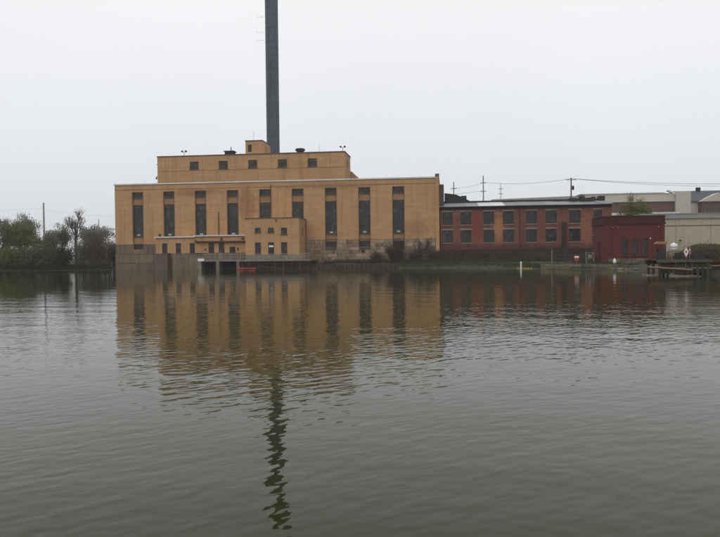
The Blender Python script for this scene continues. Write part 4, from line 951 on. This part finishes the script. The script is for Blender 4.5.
def thicket(x, y, h, rad, label, leafm, seed, nst=60, nleaf=5, lsize=0.16, twm=TWIG, group='shrubs on the left bank', name='shrub', cat='shrub'):
    """dense many-stemmed shrub: arching twigs with side shoots and small leaves"""
    rg = random.Random(seed); z = gz(x, y); o = thing(name, label, cat, (x, y, z - 0.15), 0, group); mb = MB(); lb = MB()
    for s in range(nst):
        a = rg.uniform(0, 6.28); rr = rad * math.sqrt(rg.random()) * .8; b0 = Vector((math.cos(a) * rr * .55, math.sin(a) * rr * .5, 0))
        hh = h * rg.uniform(.55, 1.05) * (1 - 0.35 * (rr / rad) ** 2); tip = Vector((math.cos(a) * rr * 1.2 + rg.gauss(0, .35), math.sin(a) * rr * 1.0, hh)); mid = b0.lerp(tip, .5) + Vector((0, 0, hh * .12))
        mb.tube([b0, mid, tip], [0.045, 0.03, 0.01], 3, cap=False)
        for k in range(rg.randint(6, 9)):
            f = rg.uniform(.25, 1); q = (b0.lerp(mid, f * 2) if f < .5 else mid.lerp(tip, f * 2 - 1)); e = q + Vector((rg.gauss(0, .5), rg.gauss(0, .5), rg.uniform(.1, .8)))
            mb.tube([q, e], [0.018, 0.006], 3, cap=False)
            if nleaf: leaves(lb, rg, e, nleaf, 0.28, lsize); leaves(lb, rg, q.lerp(e, .4), nleaf // 2, 0.25, lsize)
    mb.build('stems', twm, o)
    if nleaf: lb.build('foliage', leafm, o)
    return o
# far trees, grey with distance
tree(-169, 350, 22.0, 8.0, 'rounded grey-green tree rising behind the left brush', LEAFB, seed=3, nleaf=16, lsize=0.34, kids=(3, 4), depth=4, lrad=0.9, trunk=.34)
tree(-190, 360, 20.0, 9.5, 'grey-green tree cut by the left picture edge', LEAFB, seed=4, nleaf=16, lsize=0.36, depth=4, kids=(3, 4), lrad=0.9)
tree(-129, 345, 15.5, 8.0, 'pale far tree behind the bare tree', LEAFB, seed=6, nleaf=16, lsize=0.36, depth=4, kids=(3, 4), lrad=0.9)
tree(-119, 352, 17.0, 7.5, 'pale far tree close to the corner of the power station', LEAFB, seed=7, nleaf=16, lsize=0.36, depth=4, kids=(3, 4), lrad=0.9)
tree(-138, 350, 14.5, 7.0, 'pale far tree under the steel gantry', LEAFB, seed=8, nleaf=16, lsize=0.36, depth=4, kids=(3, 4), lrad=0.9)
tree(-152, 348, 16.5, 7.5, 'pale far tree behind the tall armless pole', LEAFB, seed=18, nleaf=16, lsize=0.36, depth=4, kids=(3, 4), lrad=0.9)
# mid trees and shrubs of the left bank
bt = thing('bare_tree', 'tall nearly bare tree with fan-shaped crown left of the power station', 'tree', (-61.0, 150.5, gz(-61, 150.5) - .1), 0, 'trees on the left bank')
rg = random.Random(77); mb = MB(); tips = []
mb.tube([(0, 0, 0), (0.1, 0, 2.2), (0.0, 0.1, 4.4), (0.1, 0, 6.4)], [0.3, 0.24, 0.2, 0.15], 8, cap=False)
for k in range(9):
    a_ = k * 2.4; ln = rg.uniform(.2, .62); z0 = rg.uniform(3.6, 6.2)
    branches(mb, rg, Vector((0.05, 0.03, z0)), Vector((math.cos(a_) * ln, math.sin(a_) * ln, 1)).normalized(), rg.uniform(2.2, 3.0), 0.095, 4, 0.55, tips, .28, 3, (3, 4), .58)
zs_ = 12.5 / max(p[2] for p in mb.v); mb.v = [(x, y, z * zs_) for x, y, z in mb.v]
mb.build('trunk', BARK, bt); lb = MB()
for t_, dp in tips:
    if dp == 0: leaves(lb, rg, Vector((t_.x, t_.y, t_.z * zs_)), 1, .2, .07)
lb.build('crown', LEAFR, bt)
tree(-71.8, 149.5, 8.6, 2.6, 'yellow-green willow among the dark left brush', LEAFY, seed=12, nleaf=18, lsize=0.16, kids=(4, 5), trunk=.3, stems=2, depth=3)
tree(-77.5, 150.0, 8.4, 3.2, 'dense green tree at the far left of the bank', LEAFG, seed=13, nleaf=18, lsize=0.18, kids=(4, 5), stems=2, depth=3)
tree(-65.8, 151.0, 7.4, 2.8, 'olive tree with thin pointed top in the middle of the left bank', LEAFO, seed=14, nleaf=18, lsize=0.15, kids=(4, 5), stems=2, depth=3)
tree(-83.5, 152.0, 8.0, 3.2, 'dark green tree at the left picture edge', LEAFG, seed=15, nleaf=18, lsize=0.18, kids=(4, 5), stems=2, depth=3)
tree(-75.0, 156.0, 9.0, 3.0, 'green tree standing behind the yellow-green willow', LEAFG, seed=16, nleaf=18, lsize=0.18, kids=(4, 5), stems=2, depth=3)
sh = [(-80.2, 146.4, 5.2, 2.8, 'dark shrub at the water, leftmost on the bank', LEAFD), (-75.8, 145.5, 4.6, 2.6, 'dark green shrub below the dense green tree', LEAFG), (-72.0, 144.6, 4.4, 2.3, 'bright shrub at the foot of the willow', LEAFY),
      (-68.6, 144.2, 4.6, 2.4, 'olive shrub at the water between willow and bare tree', LEAFO), (-64.8, 144.6, 5.4, 2.5, 'green shrub overhanging the water left of the bare tree', LEAFG), (-61.6, 145.0, 4.4, 2.3, 'dark shrub at the foot of the bare tree', LEAFD)]
for i, (x, y, h, r_, lab, lm) in enumerate(sh): thicket(x, y, h, r_, lab, lm, 40 + i, nst=70, nleaf=6)
bru = [(-58.2, 146.2, 6.6, 2.4, 'brown leafless brush right of the bare tree'), (-55.6, 146.6, 7.3, 2.4, 'tallest russet brush between bare tree and power station'), (-53.2, 147.0, 6.3, 1.9, 'russet brush touching the corner of the power station'),
       (-56.8, 151.0, 7.6, 2.6, 'russet brush standing behind the other brown brush'), (-51.9, 148.8, 5.6, 1.3, 'narrow russet brush squeezed against the station end wall')]
for i, (x, y, h, r_, lab) in enumerate(bru): thicket(x, y, h, r_, lab, LEAFO if i in (0, 4) else LEAFR, 60 + i, nst=62, nleaf=4, lsize=0.11, twm=TWIGR, group='bare brush beside the power station')
# bushes in front of the stone base and along the factory foot
rb = [(58.8, 3.0, 4.6, 2.3, 'dark leafless round bush in front of the stone base'), (55.0, 2.2, 2.6, 1.5, 'low bare bush left of the dark round bush'), (62.2, 4.0, 2.6, 1.5, 'low bare bush right of the dark round bush'), (66.3, 3.5, 2.6, 1.4, 'dark bush at the corner between station and red factory'),
      (70.5, 3.5, 2.5, 1.7, 'dark brush at the left end of the sooty factory base'), (75.0, 4.0, 2.2, 1.6, 'dark brush below the second pair of factory windows'), (79.5, 5.0, 2.3, 1.6, 'dark brush left of the factory downpipe'), (84.5, 5.5, 2.1, 1.5, 'dark brush right of the factory downpipe')]
for i, (u, v, h, r_, lab) in enumerate(rb):
    x, y = w2(u, v); thicket(x, y, h, r_, lab, LEAFR, 80 + i, nst=150 if i == 0 else 55, nleaf=1, lsize=0.08, twm=TWIG, group='bare bushes along the foot of the walls')
# vine on the stone base
vn = thing('bare_vine', 'dark leafless vine clinging to the stone base near its right end', 'vine', (AX, AY, 0), YAW); mb = MB(); rg = random.Random(9)
for s in range(60):
    p = Vector((rg.uniform(62.0, 65.5), -0.26, rg.uniform(.8, 3.0))); pts = [p]
    for k in range(7): p = p + Vector((rg.gauss(0, .28), 0, rg.uniform(.1, .6))); pts.append(Vector((p.x, -0.26 - rg.uniform(0, .05), min(p.z, 6.6))))
    mb.tube(pts, [0.05 * (1 - i / 9) + .01 for i in range(8)], 3, cap=False)
mb.build('vine_stems', TWIG, vn)
# tree behind the pump house
tree(52.3, 131.8, 11.9, 3.0, 'light green tree rising behind the dark red pump house', LEAFY, seed=31, nleaf=14, lsize=0.12, kids=(3, 4), depth=4, stems=3, group='trees behind the pump house', trunk=.34, lrad=.35)
# brush pile on the right bank
for i, (x, y, h, r_, lab) in enumerate(((38.4, 76.4, 2.5, 1.3, 'brown brush pile beside the lattice panel'), (37.2, 77.2, 2.6, 1.2, 'dark brush behind the diamond signs'), (40.6, 76.6, 2.3, 1.4, 'brown brush at the right picture edge'), (38.6, 79.6, 2.7, 1.4, 'green leafy shrub behind the landing stage'), (37.0, 80.6, 2.2, 1.2, 'low green shrub left of the leafy shrub behind the landing stage'))):
    thicket(x, y, h, r_, lab, LEAFR if i < 3 else LEAFG, 95 + i, nst=110, nleaf=4, lsize=0.06, twm=TWIGR, group='brush on the right bank')
rr_ = random.Random(12)
for i in range(16):
    x, y = Vector((37.9, 102.2)).lerp(Vector((40.6, 96.2)), i / 15) if i < 9 else Vector((39.6, 91)).lerp(Vector((36.9, 79.5)), (i - 9) / 6)
    mm_ = MB().lathe([(0.12, -.3), (0.36, -.18), (0.42, 0.0), (0.3, .2), (0.1, .3)], 0, 0, 8); mm_.v = [(a_ * rr_.uniform(.8, 1.2), b2 * rr_.uniform(.8, 1.2), c_ * rr_.uniform(.8, 1.2)) for a_, b2, c_ in mm_.v]
    o = tag(mm_.build('riprap_stone', MOSSY, None, loc=(x + rr_.uniform(-.3, .3), y + rr_.uniform(-.3, .3), rr_.uniform(.02, .16))), 'mossy riprap stone on the water edge between quay and landing stage', 'stone', 'riprap stones'); k_ = rr_.uniform(.45, .85); o.scale = (k_ * 1.3, k_, k_ * .8); o.rotation_euler[2] = rr_.uniform(0, 6)
# grass on the banks
def grass(name, n, sampler, hmin, hmax, mat, seed):
    rg = np.random.default_rng(seed); xs, ys = sampler(rg, n); d = shore_distance(xs, ys); k = d > 0.05; xs, ys = xs[k], ys[k]; zs = land_h(xs, ys)
    V = []; Fc = []
    for x, y, z in zip(xs, ys, zs):
        a = rg.uniform(0, math.pi); h = rg.uniform(hmin, hmax); w = 0.05; dx, dy = math.cos(a) * w, math.sin(a) * w; lx, ly = rg.normal(0, .1, 2); i = len(V)
        V += [(x - dx, y - dy, z - .03), (x + dx, y + dy, z - .03), (x + lx, y + ly, z + h)]; Fc.append((i, i + 1, i + 2))
    me_ = bpy.data.meshes.new(name); me_.from_pydata(V, [], Fc); me_.materials.append(mat); return stuff(link(name, me_))
def strip(pts, wid):
    P_ = np.array(pts)
    def f(rg, n):
        i = rg.integers(0, len(P_) - 1, n); t_ = rg.random(n)[:, None]; q = P_[i] * (1 - t_) + P_[i + 1] * t_
        return q[:, 0] + rg.normal(0, wid, n), q[:, 1] + np.abs(rg.normal(0, wid, n))
    return f
g1 = grass('bank_grass', 9000, strip([w2(59, 8.5), w2(70, 12), w2(80, 18), (28.8, 112), (35, 105), (39, 103)], 1.6), .12, .45, GRASS, 1); g1['label'] = 'short green grass along the right bank'; g1['category'] = 'grass'
g4 = grass('dry_weeds', 9000, strip([w2(44, 2), w2(58, 4), w2(70, 7), w2(82, 11), w2(92, 12), (37, 108)], 1.7), .3, 1.15, TWEED, 5); g4['label'] = 'tall dry brown weeds at the foot of the walls'; g4['category'] = 'weeds'
g2 = grass('mound_grass', 14000, lambda rg, n: (rg.uniform(44, 62, n), rg.uniform(95, 107, n)), .1, .3, GRASS, 2); g2['label'] = 'green grass covering the mound at the right'; g2['category'] = 'grass'
g3 = grass('shore_reeds', 9000, strip([(-110, 144.6), (-85, 145.6), (-70, 143.3), (-60, 144.3), (-52.2, 145.3)], .35), .35, 1.2, LEAFD, 3); g3['label'] = 'dark reeds at the foot of the left brush'; g3['category'] = 'reeds'

# ------------------------------------------------------------------ haze: thin mist over the river, one closed box round the place
HZ = bpy.data.materials.new('mist'); HZ.use_nodes = True; t = HZ.node_tree; t.nodes.clear()
ou = t.nodes.new('ShaderNodeOutputMaterial'); pv = t.nodes.new('ShaderNodeVolumePrincipled')
pv.inputs['Color'].default_value = (0.93, 0.95, 0.97, 1); pv.inputs['Density'].default_value = 0.0003; pv.inputs['Anisotropy'].default_value = 0.2
t.links.new(pv.outputs[0], ou.inputs['Volume'])
hz = MB().box(-4100, 4100, -450, 4600, -4, 64).build('haze', HZ); stuff(hz); hz['label'] = 'thin pale mist over the whole river'; hz['category'] = 'mist'
